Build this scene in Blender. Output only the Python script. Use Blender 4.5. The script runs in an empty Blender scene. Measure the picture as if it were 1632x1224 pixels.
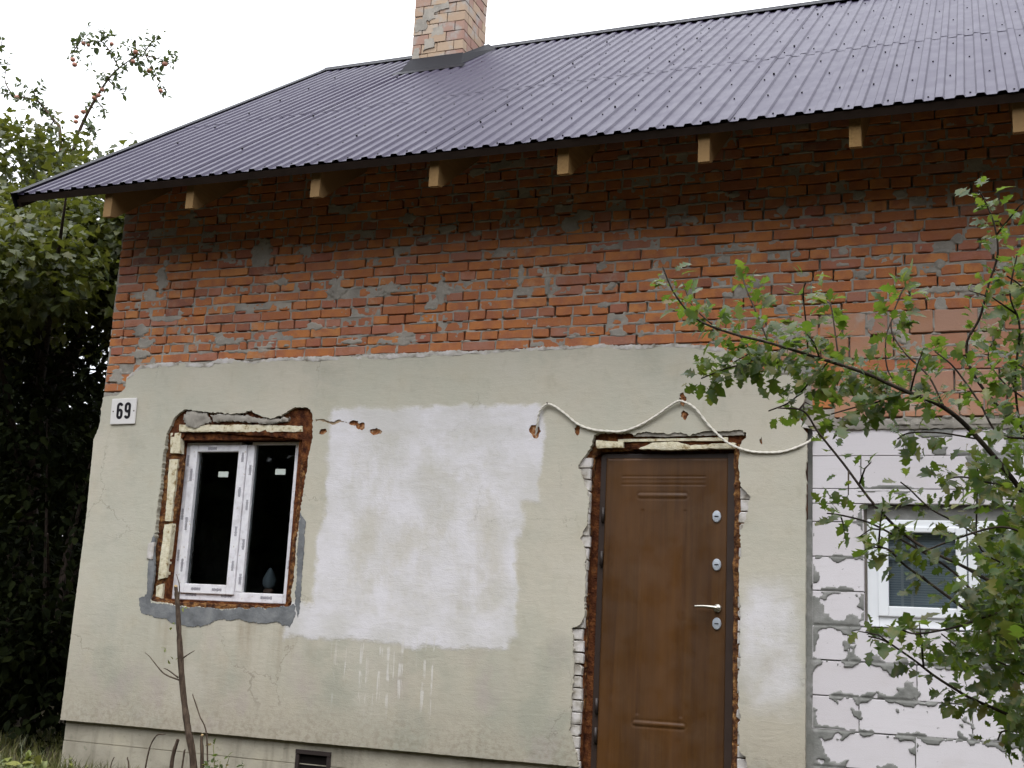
import bpy, bmesh, math, random
import numpy as np
from mathutils import Vector, Matrix
from mathutils.geometry import delaunay_2d_cdt

random.seed(7)
RNG = np.random.default_rng(11)
scene = bpy.context.scene
COL = scene.collection
R = math.radians

# ------------------------------------------------------------------ camera
F, D, CZ = 1931.1, 7.8, 1.4
_y, _p, _r = R(21.46), R(11.354), R(-2.860)
_f = np.array([-math.sin(_y)*math.cos(_p), math.cos(_y)*math.cos(_p), math.sin(_p)])
_rt = np.array([math.cos(_y), math.sin(_y), 0.0])
_dn = np.cross(_f, _rt)
RIGHT = math.cos(_r)*_rt + math.sin(_r)*_dn
DOWN = -math.sin(_r)*_rt + math.cos(_r)*_dn
FWD = _f
cam = bpy.data.cameras.new('camera')
cam.sensor_width = 36.0
cam.lens = 36.0*F/1632.0
cam.clip_start = 0.1
cam.clip_end = 2000
camo = bpy.data.objects.new('camera', cam)
COL.objects.link(camo)
camo.matrix_world = Matrix(((RIGHT[0], -DOWN[0], -FWD[0], 0), (RIGHT[1], -DOWN[1], -FWD[1], -D),
                            (RIGHT[2], -DOWN[2], -FWD[2], CZ), (0, 0, 0, 1)))
scene.camera = camo

# ------------------------------------------------------------------ sky, sun, exposure
SUN_EL, SUN_AZ = R(66), R(12)          # azimuth from -Y (in front of the wall) towards +X
world = bpy.data.worlds.new('World')
scene.world = world
world.use_nodes = True
wn = world.node_tree
wn.nodes.clear()
sky = wn.nodes.new('ShaderNodeTexSky')
sky.sky_type = 'NISHITA'
sky.sun_disc = False
sky.sun_elevation = SUN_EL
sky.sun_rotation = R(180) - SUN_AZ
sky.dust_density = 4.0
hs = wn.nodes.new('ShaderNodeHueSaturation')
hs.inputs['Saturation'].default_value = 0.25
hs.inputs['Value'].default_value = 0.55
tc = wn.nodes.new('ShaderNodeTexCoord')
cl = wn.nodes.new('ShaderNodeTexNoise')
cl.inputs['Scale'].default_value = 2.2
cl.inputs['Detail'].default_value = 5
cr = wn.nodes.new('ShaderNodeValToRGB')
cr.color_ramp.elements[0].position = 0.37
cr.color_ramp.elements[0].color = (0.44, 0.46, 0.50, 1)
cr.color_ramp.elements[1].position = 0.54
cr.color_ramp.elements[1].color = (0.975, 0.995, 1.05, 1)
vm = wn.nodes.new('ShaderNodeVectorMath')
vm.operation = 'SCALE'
sep = wn.nodes.new('ShaderNodeSeparateXYZ')       # overcast dome: brightest overhead, a third of that at the horizon
mu = wn.nodes.new('ShaderNodeMath')
mu.operation = 'MULTIPLY_ADD'
mu.use_clamp = False
mu.inputs[1].default_value = 12.0
mu.inputs[2].default_value = 7.5
mxz = wn.nodes.new('ShaderNodeMath')
mxz.operation = 'MAXIMUM'
mxz.inputs[1].default_value = 0.0
mx = wn.nodes.new('ShaderNodeMix')
mx.data_type = 'RGBA'
mx.inputs[0].default_value = 0.85
bg = wn.nodes.new('ShaderNodeBackground')
bg.inputs['Strength'].default_value = 0.1
wo = wn.nodes.new('ShaderNodeOutputWorld')
L = wn.links.new
L(tc.outputs['Generated'], cl.inputs['Vector'])
L(cl.outputs[0], cr.inputs[0])
L(cr.outputs[0], vm.inputs[0])
L(tc.outputs['Generated'], sep.inputs[0])
L(sep.outputs[2], mxz.inputs[0])
L(mxz.outputs[0], mu.inputs[0])
L(mu.outputs[0], vm.inputs['Scale'])
L(sky.outputs[0], hs.inputs['Color'])
L(hs.outputs[0], mx.inputs[6])
L(vm.outputs[0], mx.inputs[7])
L(mx.outputs[2], bg.inputs['Color'])
L(bg.outputs[0], wo.inputs['Surface'])

sl = bpy.data.lights.new('sun', 'SUN')
sl.energy = 0.8
sl.angle = R(28)
sl.color = (1.0, 0.98, 0.95)
so = bpy.data.objects.new('sun', sl)
COL.objects.link(so)
sd = Vector((math.cos(SUN_EL)*math.sin(SUN_AZ), -math.cos(SUN_EL)*math.cos(SUN_AZ), math.sin(SUN_EL)))
so.rotation_euler = sd.to_track_quat('Z', 'Y').to_euler()
so.location = sd*40

scene.render.engine = 'CYCLES'
scene.view_settings.view_transform = 'Standard'
scene.view_settings.look = 'None'
scene.view_settings.exposure = 1.25
scene.view_settings.gamma = 1.0

# ------------------------------------------------------------------ layout helpers
def ray(px, py):
    return RIGHT*((px-816)/F) + DOWN*((py-612)/F) + FWD

def at(px, py, Y=0.0):
    """The point of the vertical plane y = Y that lies on that line of sight."""
    d = ray(px, py)
    t = (Y+D)/d[1]
    return np.array([d[0]*t, Y, CZ+d[2]*t])

def XZ(px, py, Y=0.0):
    p = at(px, py, Y)
    return (p[0], p[2])

def poly(pts, Y=0.0):
    return [XZ(a, b, Y) for a, b in pts]

# ------------------------------------------------------------------ noise
def _hash(ix, iy, seed):
    h = (ix.astype(np.int64)*374761393 + iy.astype(np.int64)*668265263 + seed*974634777) & 0x7fffffff
    h = ((h ^ (h >> 13))*1274126177) & 0x7fffffff
    h = h ^ (h >> 16)
    return (h & 0xffff)/65535.0

def vnoise(x, y, seed=0):
    x = np.asarray(x, float)
    y = np.asarray(y, float)
    ix, iy = np.floor(x), np.floor(y)
    fx, fy = x-ix, y-iy
    fx, fy = fx*fx*(3-2*fx), fy*fy*(3-2*fy)
    a, b = _hash(ix, iy, seed), _hash(ix+1, iy, seed)
    c, d = _hash(ix, iy+1, seed), _hash(ix+1, iy+1, seed)
    return (a*(1-fx)+b*fx)*(1-fy) + (c*(1-fx)+d*fx)*fy

def fbm(x, y, seed=0, octv=3):
    s, a, t = 0, 1.0, 0
    for o in range(octv):
        s = s + a*vnoise(np.asarray(x)*2**o, np.asarray(y)*2**o, seed+o*17)
        t += a
        a *= .5
    return s/t

# ------------------------------------------------------------------ objects
def link(name, me, mat, parent=None, label=None, kind=None):
    o = bpy.data.objects.new(name, me)
    COL.objects.link(o)
    if mat is not None and len(me.materials) == 0:
        me.materials.append(mat)
    if parent is not None:
        o.parent = parent
        o.matrix_parent_inverse = BASE[parent.name].inverted()
    if label:
        o['label'] = label
    if kind:
        o['kind'] = kind
    BASE[o.name] = Matrix.Identity(4) if parent is None else BASE[o.name] if o.name in BASE else Matrix.Identity(4)
    return o

BASE = {}

def thing(name, label, cat, loc=(0, 0, 0), group=None):
    o = bpy.data.objects.new(name, None)
    o.empty_display_size = .2
    COL.objects.link(o)
    o.location = loc
    BASE[o.name] = Matrix.Translation(loc)
    o['label'] = label
    o['category'] = cat
    if group:
        o['group'] = group
    return o

def mesh_np(name, V, polys, smooth=False):
    me = bpy.data.meshes.new(name)
    me.from_pydata([tuple(map(float, v)) for v in V], [], polys)
    if smooth:
        me.shade_smooth()
    me.update()
    return me

def mesh_fast(name, V, Fc, smooth=False):
    """V (n,3), Fc (m,k) with k constant."""
    me = bpy.data.meshes.new(name)
    V = np.asarray(V, np.float32)
    Fc = np.asarray(Fc, np.int32)
    m, k = Fc.shape
    me.vertices.add(len(V))
    me.vertices.foreach_set('co', V.ravel())
    me.loops.add(m*k)
    me.loops.foreach_set('vertex_index', Fc.ravel())
    me.polygons.add(m)
    me.polygons.foreach_set('loop_start', np.arange(0, m*k, k, dtype=np.int32))
    me.polygons.foreach_set('loop_total', np.full(m, k, np.int32))
    me.polygons.foreach_set('use_smooth', np.full(m, smooth, bool))
    me.update(calc_edges=True)
    me.validate()
    return me

class Bag:
    """Collects simple solids into one mesh."""
    def __init__(self):
        self.V, self.P = [], []
    def add(self, V, P):
        b = len(self.V)
        self.V += [tuple(v) for v in V]
        self.P += [tuple(i+b for i in p) for p in P]
    def box(self, x0, x1, y0, y1, z0, z1, c=0.0):
        if c <= 0:
            V = [(x, y, z) for z in (z0, z1) for y in (y0, y1) for x in (x0, x1)]
            self.add(V, [(0, 2, 3, 1), (4, 5, 7, 6), (0, 1, 5, 4), (2, 6, 7, 3), (0, 4, 6, 2), (1, 3, 7, 5)])
        else:
            bm = bmesh.new()
            bmesh.ops.create_cube(bm, size=1)
            for v in bm.verts:
                v.co = Vector(((x0+x1)/2+v.co.x*(x1-x0), (y0+y1)/2+v.co.y*(y1-y0), (z0+z1)/2+v.co.z*(z1-z0)))
            bmesh.ops.bevel(bm, geom=bm.edges[:], offset=c, segments=2, affect='EDGES', profile=.6)
            bm.verts.index_update()
            self.add([v.co[:] for v in bm.verts], [[v.index for v in f.verts] for f in bm.faces])
            bm.free()
        return self
    def tube(self, pts, rad, n=6, cap=True):
        pts = [np.array(p, float) for p in pts]
        rad = rad if hasattr(rad, '__len__') else [rad]*len(pts)
        b = len(self.V)
        up = np.array([.13, .2, .97])
        for i, p in enumerate(pts):
            t = pts[min(i+1, len(pts)-1)] - pts[max(i-1, 0)]
            t = t/(np.linalg.norm(t)+1e-9)
            a = np.cross(t, up)
            if np.linalg.norm(a) < .1:
                a = np.cross(t, np.array([1., 0, 0]))
            a /= np.linalg.norm(a)
            c = np.cross(t, a)
            for k in range(n):
                an = 2*math.pi*k/n
                self.V.append(tuple(p+rad[i]*(math.cos(an)*a+math.sin(an)*c)))
        for i in range(len(pts)-1):
            for k in range(n):
                k2 = (k+1) % n
                self.P.append((b+i*n+k, b+i*n+k2, b+(i+1)*n+k2, b+(i+1)*n+k))
        if cap:
            self.P.append(tuple(b+k for k in range(n))[::-1])
            self.P.append(tuple(b+(len(pts)-1)*n+k for k in range(n)))
        return self
    def mesh(self, name, smooth=False):
        return mesh_np(name, self.V, self.P, smooth)

def spline(pts, n=6):
    """Catmull-Rom through pts."""
    P = [np.array(p, float) for p in pts]
    P = [2*P[0]-P[1]] + P + [2*P[-1]-P[-2]]
    out = []
    for i in range(1, len(P)-2):
        for k in range(n):
            t = k/n
            out.append(.5*((2*P[i]) + (-P[i-1]+P[i+1])*t + (2*P[i-1]-5*P[i]+4*P[i+1]-P[i+2])*t*t
                           + (-P[i-1]+3*P[i]-3*P[i+1]+P[i+2])*t**3))
    out.append(P[-2])
    return out

def inside(P, poly_):
    poly_ = np.asarray(poly_)
    x, y = P[:, 0], P[:, 1]
    res = np.zeros(len(P), bool)
    a = poly_
    b = np.roll(poly_, -1, axis=0)
    for (x1, y1), (x2, y2) in zip(a, b):
        if y1 == y2:
            continue
        c = ((y1 > y) != (y2 > y)) & (x < (x2-x1)*(y-y1)/(y2-y1)+x1)
        res ^= c
    return res

def densify(pl, step, jag, seed, straight=()):
    out = []
    n = len(pl)
    rng = np.random.default_rng(seed)
    for i in range(n):
        a, b = np.array(pl[i]), np.array(pl[(i+1) % n])
        d = b-a
        Ld = np.linalg.norm(d)
        k = max(1, int(Ld/step))
        nrm = np.array([-d[1], d[0]])/(Ld+1e-9)
        for j in range(k):
            p = a+d*j/k
            if i in straight:
                out.append(p + nrm*rng.normal(0, jag*.08))
            else:
                w = (fbm(p[0]*14, p[1]*14, seed, 3)-.5)*2.2*jag + rng.normal(0, jag*.28)
                out.append(p + nrm*w)
    return [tuple(p) for p in out]

def sheet(name, outline, Y, depth, mat, parent, holes=(), step=.02, grid=.06, jag=.006, amp=.002, freq=3.0,
          lip=.0, seed=1, straight=(), smooth=True, label=None, kind=None, domed=0.0):
    """A slab with a broken outline and holes: front face near y = Y, back at Y + depth."""
    loops = [densify(outline, step, jag, seed, straight)]
    for q, h in enumerate(holes):
        loops.append(densify(h, min(step, .012), min(jag, .004) if len(h) < 9 else jag, seed+31*q+5))
    pts, edges = [], []
    for lp in loops:
        b = len(pts)
        pts += lp
        edges += [(b+i, b+(i+1) % len(lp)) for i in range(len(lp))]
    nl = len(pts)
    O = np.array(loops[0])
    mn, mx_ = O.min(0), O.max(0)
    gx, gz = np.meshgrid(np.arange(mn[0], mx_[0], grid), np.arange(mn[1], mx_[1], grid))
    G = np.stack([gx.ravel(), gz.ravel()], 1)
    G = G + np.random.default_rng(seed).uniform(-.3*grid, .3*grid, G.shape)
    keep = inside(G, loops[0])
    for h in loops[1:]:
        keep &= ~inside(G, h)
    G = G[keep]
    if len(G):
        A = np.array(pts)
        ok = np.ones(len(G), bool)
        for s in range(0, len(A), 400):
            dd = ((G[:, None, :]-A[None, s:s+400, :])**2).sum(2).min(1)
            ok &= dd > (min(.4*grid, .7*step))**2
        G = G[ok]
    allp = [Vector(p) for p in pts] + [Vector(p) for p in G]
    rv, re, rf, ov, oe, of = delaunay_2d_cdt(allp, edges, [], 0, 1e-6)
    V2 = np.array([tuple(v) for v in rv])
    T = np.array([t for t in rf if len(t) == 3])
    C = V2[T].mean(1)
    k = inside(C, loops[0])
    for h in loops[1:]:
        k &= ~inside(C, h)
    T = T[k]
    onb = np.zeros(len(V2), bool)
    orig = {}
    for i, o_ in enumerate(ov):
        for s in o_:
            if s < nl:
                onb[i] = True
    # faces must look towards -y: (x,z) ccw seen from -y
    e1, e2 = V2[T[:, 1]]-V2[T[:, 0]], V2[T[:, 2]]-V2[T[:, 0]]
    cr_ = e1[:, 0]*e2[:, 1]-e1[:, 1]*e2[:, 0]
    T[cr_ < 0] = T[cr_ < 0][:, ::-1]
    yy = Y + (fbm(V2[:, 0]*freq, V2[:, 1]*freq, seed+3, 4)-.5)*2*amp
    yy = np.where(onb, yy+lip, yy)
    if domed:
        yy = np.where(onb, yy, yy-domed*fbm(V2[:, 0]*30, V2[:, 1]*30, seed+9, 2))
    V = [(a, c, b) for (a, b), c in zip(V2, yy)]
    P = [tuple(int(i) for i in t) for t in T]
    # rim
    cnt = {}
    for t in P:
        for i in range(3):
            e = (t[i], t[(i+1) % 3])
            cnt[e] = cnt.get(e, 0)+1
    back = {}
    for (a, b) in list(cnt):
        if (b, a) not in cnt:
            for q in (a, b):
                if q not in back:
                    back[q] = len(V)
                    V.append((V[q][0], Y+depth, V[q][2]))
                    V.append(V[q])
            P.append((back[b]+1, back[a]+1, back[a], back[b]))
    me = mesh_np(name, V, P, False)
    if smooth:
        nf = len(T)
        flags = np.zeros(len(P), bool)
        flags[:nf] = True
        me.polygons.foreach_set('use_smooth', flags)
        ea = [e for e in me.edges]
    o = link(name, me, mat, parent, label, kind)
    return o

# ------------------------------------------------------------------ materials
class NT:
    def __init__(self, name):
        self.m = bpy.data.materials.new(name)
        self.m.use_nodes = True
        self.t = self.m.node_tree
        self.t.nodes.clear()
        self.out = self.n('ShaderNodeOutputMaterial')
    def n(self, ty, **kw):
        nd = self.t.nodes.new(ty)
        for k, v in kw.items():
            setattr(nd, k, v)
        return nd
    def set(self, sock, v):
        if isinstance(v, bpy.types.NodeSocket):
            self.t.links.new(v, sock)
        elif isinstance(v, (tuple, list)):
            sock.default_value = tuple(v) if len(sock.default_value) == len(v) else tuple(v)+(1,)
        else:
            sock.default_value = v
    def pos(self):
        return self.n('ShaderNodeNewGeometry').outputs['Position']
    def xyz(self, v):
        s = self.n('ShaderNodeSeparateXYZ')
        self.set(s.inputs[0], v)
        return s.outputs[0], s.outputs[1], s.outputs[2]
    def comb(self, x, y, z):
        s = self.n('ShaderNodeCombineXYZ')
        for i, v in enumerate((x, y, z)):
            self.set(s.inputs[i], v)
        return s.outputs[0]
    def ma(self, op, a, b=0.0, c=None, clamp=False):
        s = self.n('ShaderNodeMath', operation=op, use_clamp=clamp)
        self.set(s.inputs[0], a)
        self.set(s.inputs[1], b)
        if c is not None:
            self.set(s.inputs[2], c)
        return s.outputs[0]
    def mapr(self, v, a, b, c=0.0, d=1.0, smooth=True):
        s = self.n('ShaderNodeMapRange')
        s.interpolation_type = 'SMOOTHSTEP' if smooth else 'LINEAR'
        self.set(s.inputs[0], v)
        for i, q in enumerate((a, b, c, d)):
            self.set(s.inputs[i+1], q)
        return s.outputs[0]
    def noise(self, v, scale, detail=3, rough=.55, dist=0.0):
        s = self.n('ShaderNodeTexNoise')
        self.set(s.inputs['Vector'], v)
        s.inputs['Scale'].default_value = scale
        s.inputs['Detail'].default_value = detail
        s.inputs['Roughness'].default_value = rough
        s.inputs['Distortion'].default_value = dist
        return s.outputs[0]
    def vor(self, v, scale, feature='F1'):
        s = self.n('ShaderNodeTexVoronoi', feature=feature)
        self.set(s.inputs['Vector'], v)
        s.inputs['Scale'].default_value = scale
        return s.outputs['Distance']
    def scale(self, v, sx, sy, sz):
        s = self.n('ShaderNodeVectorMath', operation='MULTIPLY')
        self.set(s.inputs[0], v)
        s.inputs[1].default_value = (sx, sy, sz)
        return s.outputs[0]
    def mix(self, f, a, b, blend='MIX'):
        s = self.n('ShaderNodeMix', data_type='RGBA', blend_type=blend)
        self.set(s.inputs[0], f)
        self.set(s.inputs[6], a)
        self.set(s.inputs[7], b)
        return s.outputs[2]
    def ramp(self, f, stops):
        s = self.n('ShaderNodeValToRGB')
        e = s.color_ramp.elements
        while len(e) < len(stops):
            e.new(.5)
        for q, (p, c) in zip(e, stops):
            q.position = p
            q.color = tuple(c)+(1,)
        self.set(s.inputs[0], f)
        return s.outputs[0]
    def bump(self, h, strength=.3, dist=.01):
        s = self.n('ShaderNodeBump')
        s.inputs['Strength'].default_value = strength
        s.inputs['Distance'].default_value = dist
        self.set(s.inputs['Height'], h)
        return s.outputs[0]
    def bsdf(self, color, rough=.8, normal=None, metallic=0.0, spec=.3, **kw):
        s = self.n('ShaderNodeBsdfPrincipled')
        self.set(s.inputs['Base Color'], color)
        self.set(s.inputs['Roughness'], rough)
        self.set(s.inputs['Metallic'], metallic)
        s.inputs['Specular IOR Level'].default_value = spec
        if normal is not None:
            self.set(s.inputs['Normal'], normal)
        for k, v in kw.items():
            self.set(s.inputs[k], v)
        self.t.links.new(s.outputs[0], self.out.inputs['Surface'])
        return s
    def rnd(self):
        """A number per object, shifted by the per-face attribute 'tone' where a mesh has it."""
        a = self.n('ShaderNodeObjectInfo').outputs['Random']
        b = self.n('ShaderNodeAttribute', attribute_name='tone').outputs['Fac']
        return self.ma('FRACT', self.ma('ADD', a, b))

M = {}

def simple(name, col, rough=.7, var=.25, scale=20, bump=.15, spec=.3, metallic=0.0, bscale=60):
    t = NT(name)
    p = t.pos()
    n = t.noise(p, scale, 4)
    c = t.mix(n, tuple(v*(1-var) for v in col), tuple(min(1, v*(1+var)) for v in col))
    t.bsdf(c, rough, t.bump(t.noise(p, bscale, 3), bump, .004), metallic, spec)
    M[name] = t.m
    return t.m

def build_materials():
    # --- brick
    t = NT('brick')
    p = t.pos()
    r = t.rnd()
    base = t.ramp(r, [(0.0, (.36, .135, .060)), (.25, (.50, .195, .066)), (.5, (.455, .170, .062)), (.7, (.53, .230, .080)),
                      (.84, (.34, .125, .085)), (.93, (.41, .20, .14)), (1.0, (.20, .085, .065))])
    n1 = t.noise(p, 9, 5)
    n2 = t.noise(p, 55, 4)
    c = t.mix(t.mapr(n1, .35, .7), base, (.35, .135, .072))
    c = t.mix(t.mapr(n2, .5, .8, 0, .35), c, (.52, .25, .13))
    lime = t.ma('MULTIPLY', t.mapr(t.noise(p, 3.2, 5), .52, .72), t.mapr(t.noise(p, 34, 4), .38, .62))
    c = t.mix(t.ma('MULTIPLY', lime, .45), c, (.38, .33, .27))
    wash = t.ma('MULTIPLY', t.mapr(t.noise(p, 1.7, 6, .65), .60, .76), t.mapr(n2, .3, .6, .2, .6))
    c = t.mix(wash, c, (.30, .24, .175))
    dark = t.mapr(t.noise(p, 130, 2), .66, .78)
    c = t.mix(t.ma('MULTIPLY', dark, .5), c, (.13, .05, .03))
    t.bsdf(c, .9, t.bump(t.ma('ADD', n2, t.ma('MULTIPLY', t.noise(p, 160, 2), .5)), .5, .004), 0, .15)
    M['brick'] = t.m
    # --- big clay blocks
    t = NT('clay_block')
    p = t.pos()
    r = t.rnd()
    base = t.ramp(r, [(0, (.35, .175, .10)), (.35, (.43, .225, .135)), (.6, (.37, .165, .095)), (.8, (.46, .28, .20)), (1, (.28, .13, .09))])
    n1 = t.noise(p, 8, 5)
    c = t.mix(t.mapr(n1, .4, .72, 0, .8), base, (.40, .23, .155))
    c = t.mix(t.mapr(t.noise(p, 5, 5), .56, .66, 0, .6), c, (.40, .37, .33))
    t.bsdf(c, .9, t.bump(t.noise(p, 70, 4), .4, .004), 0, .15)
    M['clay_block'] = t.m
    # --- mortar
    t = NT('mortar')
    p = t.pos()
    n1 = t.noise(p, 6, 5)
    c = t.ramp(n1, [(.3, (.23, .212, .185)), (.5, (.30, .278, .242)), (.7, (.37, .335, .285))])
    c = t.mix(t.mapr(t.noise(p, 38, 4), .52, .75, 0, .4), c, (.47, .44, .38))
    t.bsdf(c, .95, t.bump(t.noise(p, 120, 4), .6, .004), 0, .1)
    M['mortar'] = t.m
    # --- wall core behind plaster
    t = NT('rust_clay')
    p = t.pos()
    n1 = t.noise(p, 18, 5)
    c = t.ramp(n1, [(.32, (.035, .012, .007)), (.5, (.10, .034, .014)), (.62, (.17, .065, .022)), (.75, (.13, .06, .03))])
    t.bsdf(c, .95, t.bump(t.noise(p, 60, 5), .9, .012), 0, .1)
    M['rust_clay'] = t.m
    # --- old foam, orange brown with dark pits
    t = NT('foam')
    p = t.pos()
    c = t.ramp(t.noise(p, 26, 5), [(.34, (.035, .015, .009)), (.47, (.10, .042, .018)), (.6, (.23, .11, .038)), (.72, (.36, .21, .085)), (.8, (.20, .12, .07))])
    t.bsdf(c, .9, t.bump(t.noise(p, 70, 4), .9, .012), 0, .15)
    M['foam'] = t.m
    # --- cream coloured foam strips
    t = NT('cream_foam')
    p = t.pos()
    c = t.ramp(t.noise(p, 30, 5), [(.32, (.28, .20, .10)), (.42, (.58, .52, .36)), (.6, (.68, .63, .48)), (.8, (.74, .70, .58))])
    t.bsdf(c, .9, t.bump(t.noise(p, 110, 3), .8, .006), 0, .15)
    M['cream_foam'] = t.m
    # --- painted plaster
    t = NT('plaster')
    p = t.pos()
    x, y, z = t.xyz(p)
    n1 = t.noise(p, .9, 5, .6)
    n2 = t.noise(p, 4.5, 5, .6)
    base = t.mix(t.mapr(n1, .36, .64), (.515, .480, .395), (.470, .456, .376))
    base = t.mix(t.mapr(n2, .45, .75, 0, .5), base, (.48, .435, .335))
    # darker brown tone in the lower half and brown run-off under the small window
    low = t.mapr(t.ma('ADD', z, t.ma('MULTIPLY', n2, .8)), 2.0, .5, 0, .64)
    base = t.mix(low, base, (.33, .285, .215))
    run = t.noise(t.scale(p, 7, 7, .9), 1.0, 5)
    runm = t.ma('MULTIPLY', t.mapr(run, .42, .72), t.ma('MULTIPLY', t.mapr(z, 1.42, 1.3), t.mapr(z, .55, 1.3)))
    runm = t.ma('MULTIPLY', runm, t.ma('MULTIPLY', t.mapr(x, -4.3, -4.8, .12, .6), t.mapr(x, -6.2, -5.6, .25, 1.0)))
    base = t.mix(runm, base, (.27, .215, .145))
    base = t.mix(t.mapr(t.noise(p, 2.3, 6, .65), .5, .75, 0, .5), base, (.335, .335, .28))
    base = t.mix(t.mapr(t.noise(t.scale(p, 1, 1, .6), 11, 5, .65), .52, .78, 0, .4), base, (.36, .325, .25))
    base = t.mix(t.mapr(t.noise(p, 1.35, 6, .6), .54, .72, 0, .5), base, (.53, .50, .43))
    lowm = t.mapr(z, 1.6, 1.1)
    base = t.mix(t.ma('MULTIPLY', lowm, t.mapr(t.noise(p, 2.0, 5, .6), .48, .68, 0, .55)), base, (.30, .315, .255))
    base = t.mix(t.ma('MULTIPLY', lowm, t.mapr(t.noise(t.scale(p, 1.7, 1, 1.2), 1.6, 5, .6), .52, .7, 0, .55)), base, (.40, .345, .32))
    wx = t.ma('MULTIPLY', t.ma('SUBTRACT', t.noise(p, 3.2, 5, .62), .5), .24)
    wz = t.ma('MULTIPLY', t.ma('SUBTRACT', t.noise(t.scale(p, 1, 1, 1.3), 3.9, 5, .62), .5), .20)
    fw = t.ma('MULTIPLY', t.ma('SUBTRACT', t.noise(t.scale(p, 1, 1, 2.2), 30, 4, .7), .5), .042)
    X, Z = t.ma('ADD', t.ma('ADD', x, wx), fw), t.ma('ADD', t.ma('ADD', z, wz), fw)
    def box(x0, x1, z0, z1, s):
        a = t.mapr(X, x0-s, x0+s)
        b = t.mapr(X, x1+s, x1-s)
        c_ = t.mapr(Z, z0-s, z0+s)
        d_ = t.mapr(Z, z1+s, z1-s)
        return t.ma('MULTIPLY', t.ma('MULTIPLY', a, b), t.ma('MULTIPLY', c_, d_))
    w = t.ma('MAXIMUM', box(-4.51, -2.95, 1.33, 2.93, .026), box(-4.76, -2.99, 1.255, 1.50, .022))
    w = t.ma('MAXIMUM', w, box(-3.6, -2.82, 2.25, 2.92, .024))
    thin = t.mapr(t.noise(t.scale(p, 1.6, 1, 1), 1.7, 6, .65), .42, .66, 1.0, .35)
    inner = box(-4.25, -3.1, 1.5, 2.7, .12)
    w = t.ma('MULTIPLY', w, t.ma('MAXIMUM', thin, t.ma('SUBTRACT', 1.0, inner)))
    w2 = box(-1.43, -1.09, 1.0, 1.75, .10)
    w2 = t.ma('MULTIPLY', w2, t.mapr(t.noise(p, 5, 5), .3, .6, .35, .9))
    # drips of the white coat
    dr = t.noise(t.scale(p, 30, 1, 1.3), 1.0, 4, .6)
    drm = t.ma('MULTIPLY', t.mapr(dr, .565, .63), t.ma('MULTIPLY', t.mapr(x, -4.4, -4.2), t.mapr(x, -3.35, -3.55)))
    drm = t.ma('MULTIPLY', drm, t.ma('MULTIPLY', t.mapr(z, .68, .95), t.mapr(z, 1.36, 1.28)))
    drm = t.ma('MULTIPLY', drm, t.mapr(t.noise(p, 9, 2), .4, .55))
    white = t.mix(t.mapr(t.noise(p, 2.6, 5), .38, .66), (.69, .672, .70), (.585, .57, .555))
    c = t.mix(t.ma('MULTIPLY', t.ma('MAXIMUM', w, w2), .94), base, white)
    c = t.mix(t.ma('MULTIPLY', drm, .85), c, (.62, .60, .56))
    # scuffs and spatter
    sp = t.mapr(t.noise(p, 44, 3, .6), .715, .745)
    spm = t.mapr(t.noise(p, 1.6, 3), .40, .60)
    c = t.mix(t.ma('MULTIPLY', t.ma('MULTIPLY', sp, spm), .75), c, (.10, .085, .075))
    # hairline cracks and splashed dirt along the foot
    ck = t.vor(t.comb(t.ma('ADD', x, t.ma('MULTIPLY', t.noise(p, 4, 4, .7), .35)), y, t.ma('ADD', z, t.ma('MULTIPLY', t.noise(p, 5, 4, .7), .3))), 1.3, 'DISTANCE_TO_EDGE')
    ckm = t.ma('MULTIPLY', t.mapr(ck, .006, .002), t.mapr(t.noise(p, 1.1, 2), .50, .62))
    ckm = t.ma('MULTIPLY', ckm, t.ma('SUBTRACT', 1.0, t.ma('MULTIPLY', w, .8)))
    c = t.mix(t.ma('MULTIPLY', ckm, .42), c, (.16, .14, .11))
    foot = t.ma('MULTIPLY', t.mapr(t.ma('ADD', z, t.ma('MULTIPLY', t.noise(p, 3, 5, .7), .5)), 1.12, .75), t.mapr(t.noise(p, 26, 4, .65), .40, .66))
    c = t.mix(t.ma('MULTIPLY', foot, .45), c, (.20, .165, .115))
    trow = t.noise(t.scale(p, 2.2, 1, 9), 3.0, 4, .6, 1.2)
    c = t.mix(t.ma('MULTIPLY', t.mapr(trow, .5, .72), .16), c, (.40, .37, .31))
    fine = t.noise(p, 240, 3)
    c = t.mix(t.mapr(fine, .3, .7, 0, .12), c, (.25, .22, .17))
    h = t.ma('ADD', t.ma('MULTIPLY', t.noise(p, 14, 4), .8), t.ma('MULTIPLY', t.noise(p, 150, 3), .35))
    h = t.ma('ADD', h, t.ma('MULTIPLY', w, .5))
    h = t.ma('ADD', h, t.ma('MULTIPLY', trow, .5))
    t.bsdf(c, .88, t.bump(h, .5, .006), 0, .2)
    M['plaster'] = t.m
    # --- broken whitewashed layer
    t = NT('old_white')
    p = t.pos()
    c = t.ramp(t.noise(p, 14, 5), [(.3, (.22, .19, .15)), (.46, (.44, .41, .37)), (.62, (.56, .53, .51)), (.78, (.60, .57, .57))])
    t.bsdf(c, .9, t.bump(t.noise(p, 90, 4), .5, .004), 0, .2)
    M['old_white'] = t.m
    t = NT('chip')
    p = t.pos()
    c = t.ramp(t.noise(p, 45, 4), [(.33, (.09, .035, .018)), (.5, (.24, .095, .035)), (.62, (.36, .20, .10)), (.75, (.48, .42, .33))])
    t.bsdf(c, .95, t.bump(t.noise(p, 90, 4), .8, .006), 0, .1)
    M['chip'] = t.m
    simple('chip_pale', (.30, .22, .14), .95, .4, 40, .6, .1)
    # --- cement patch
    t = NT('cement')
    p = t.pos()
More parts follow.
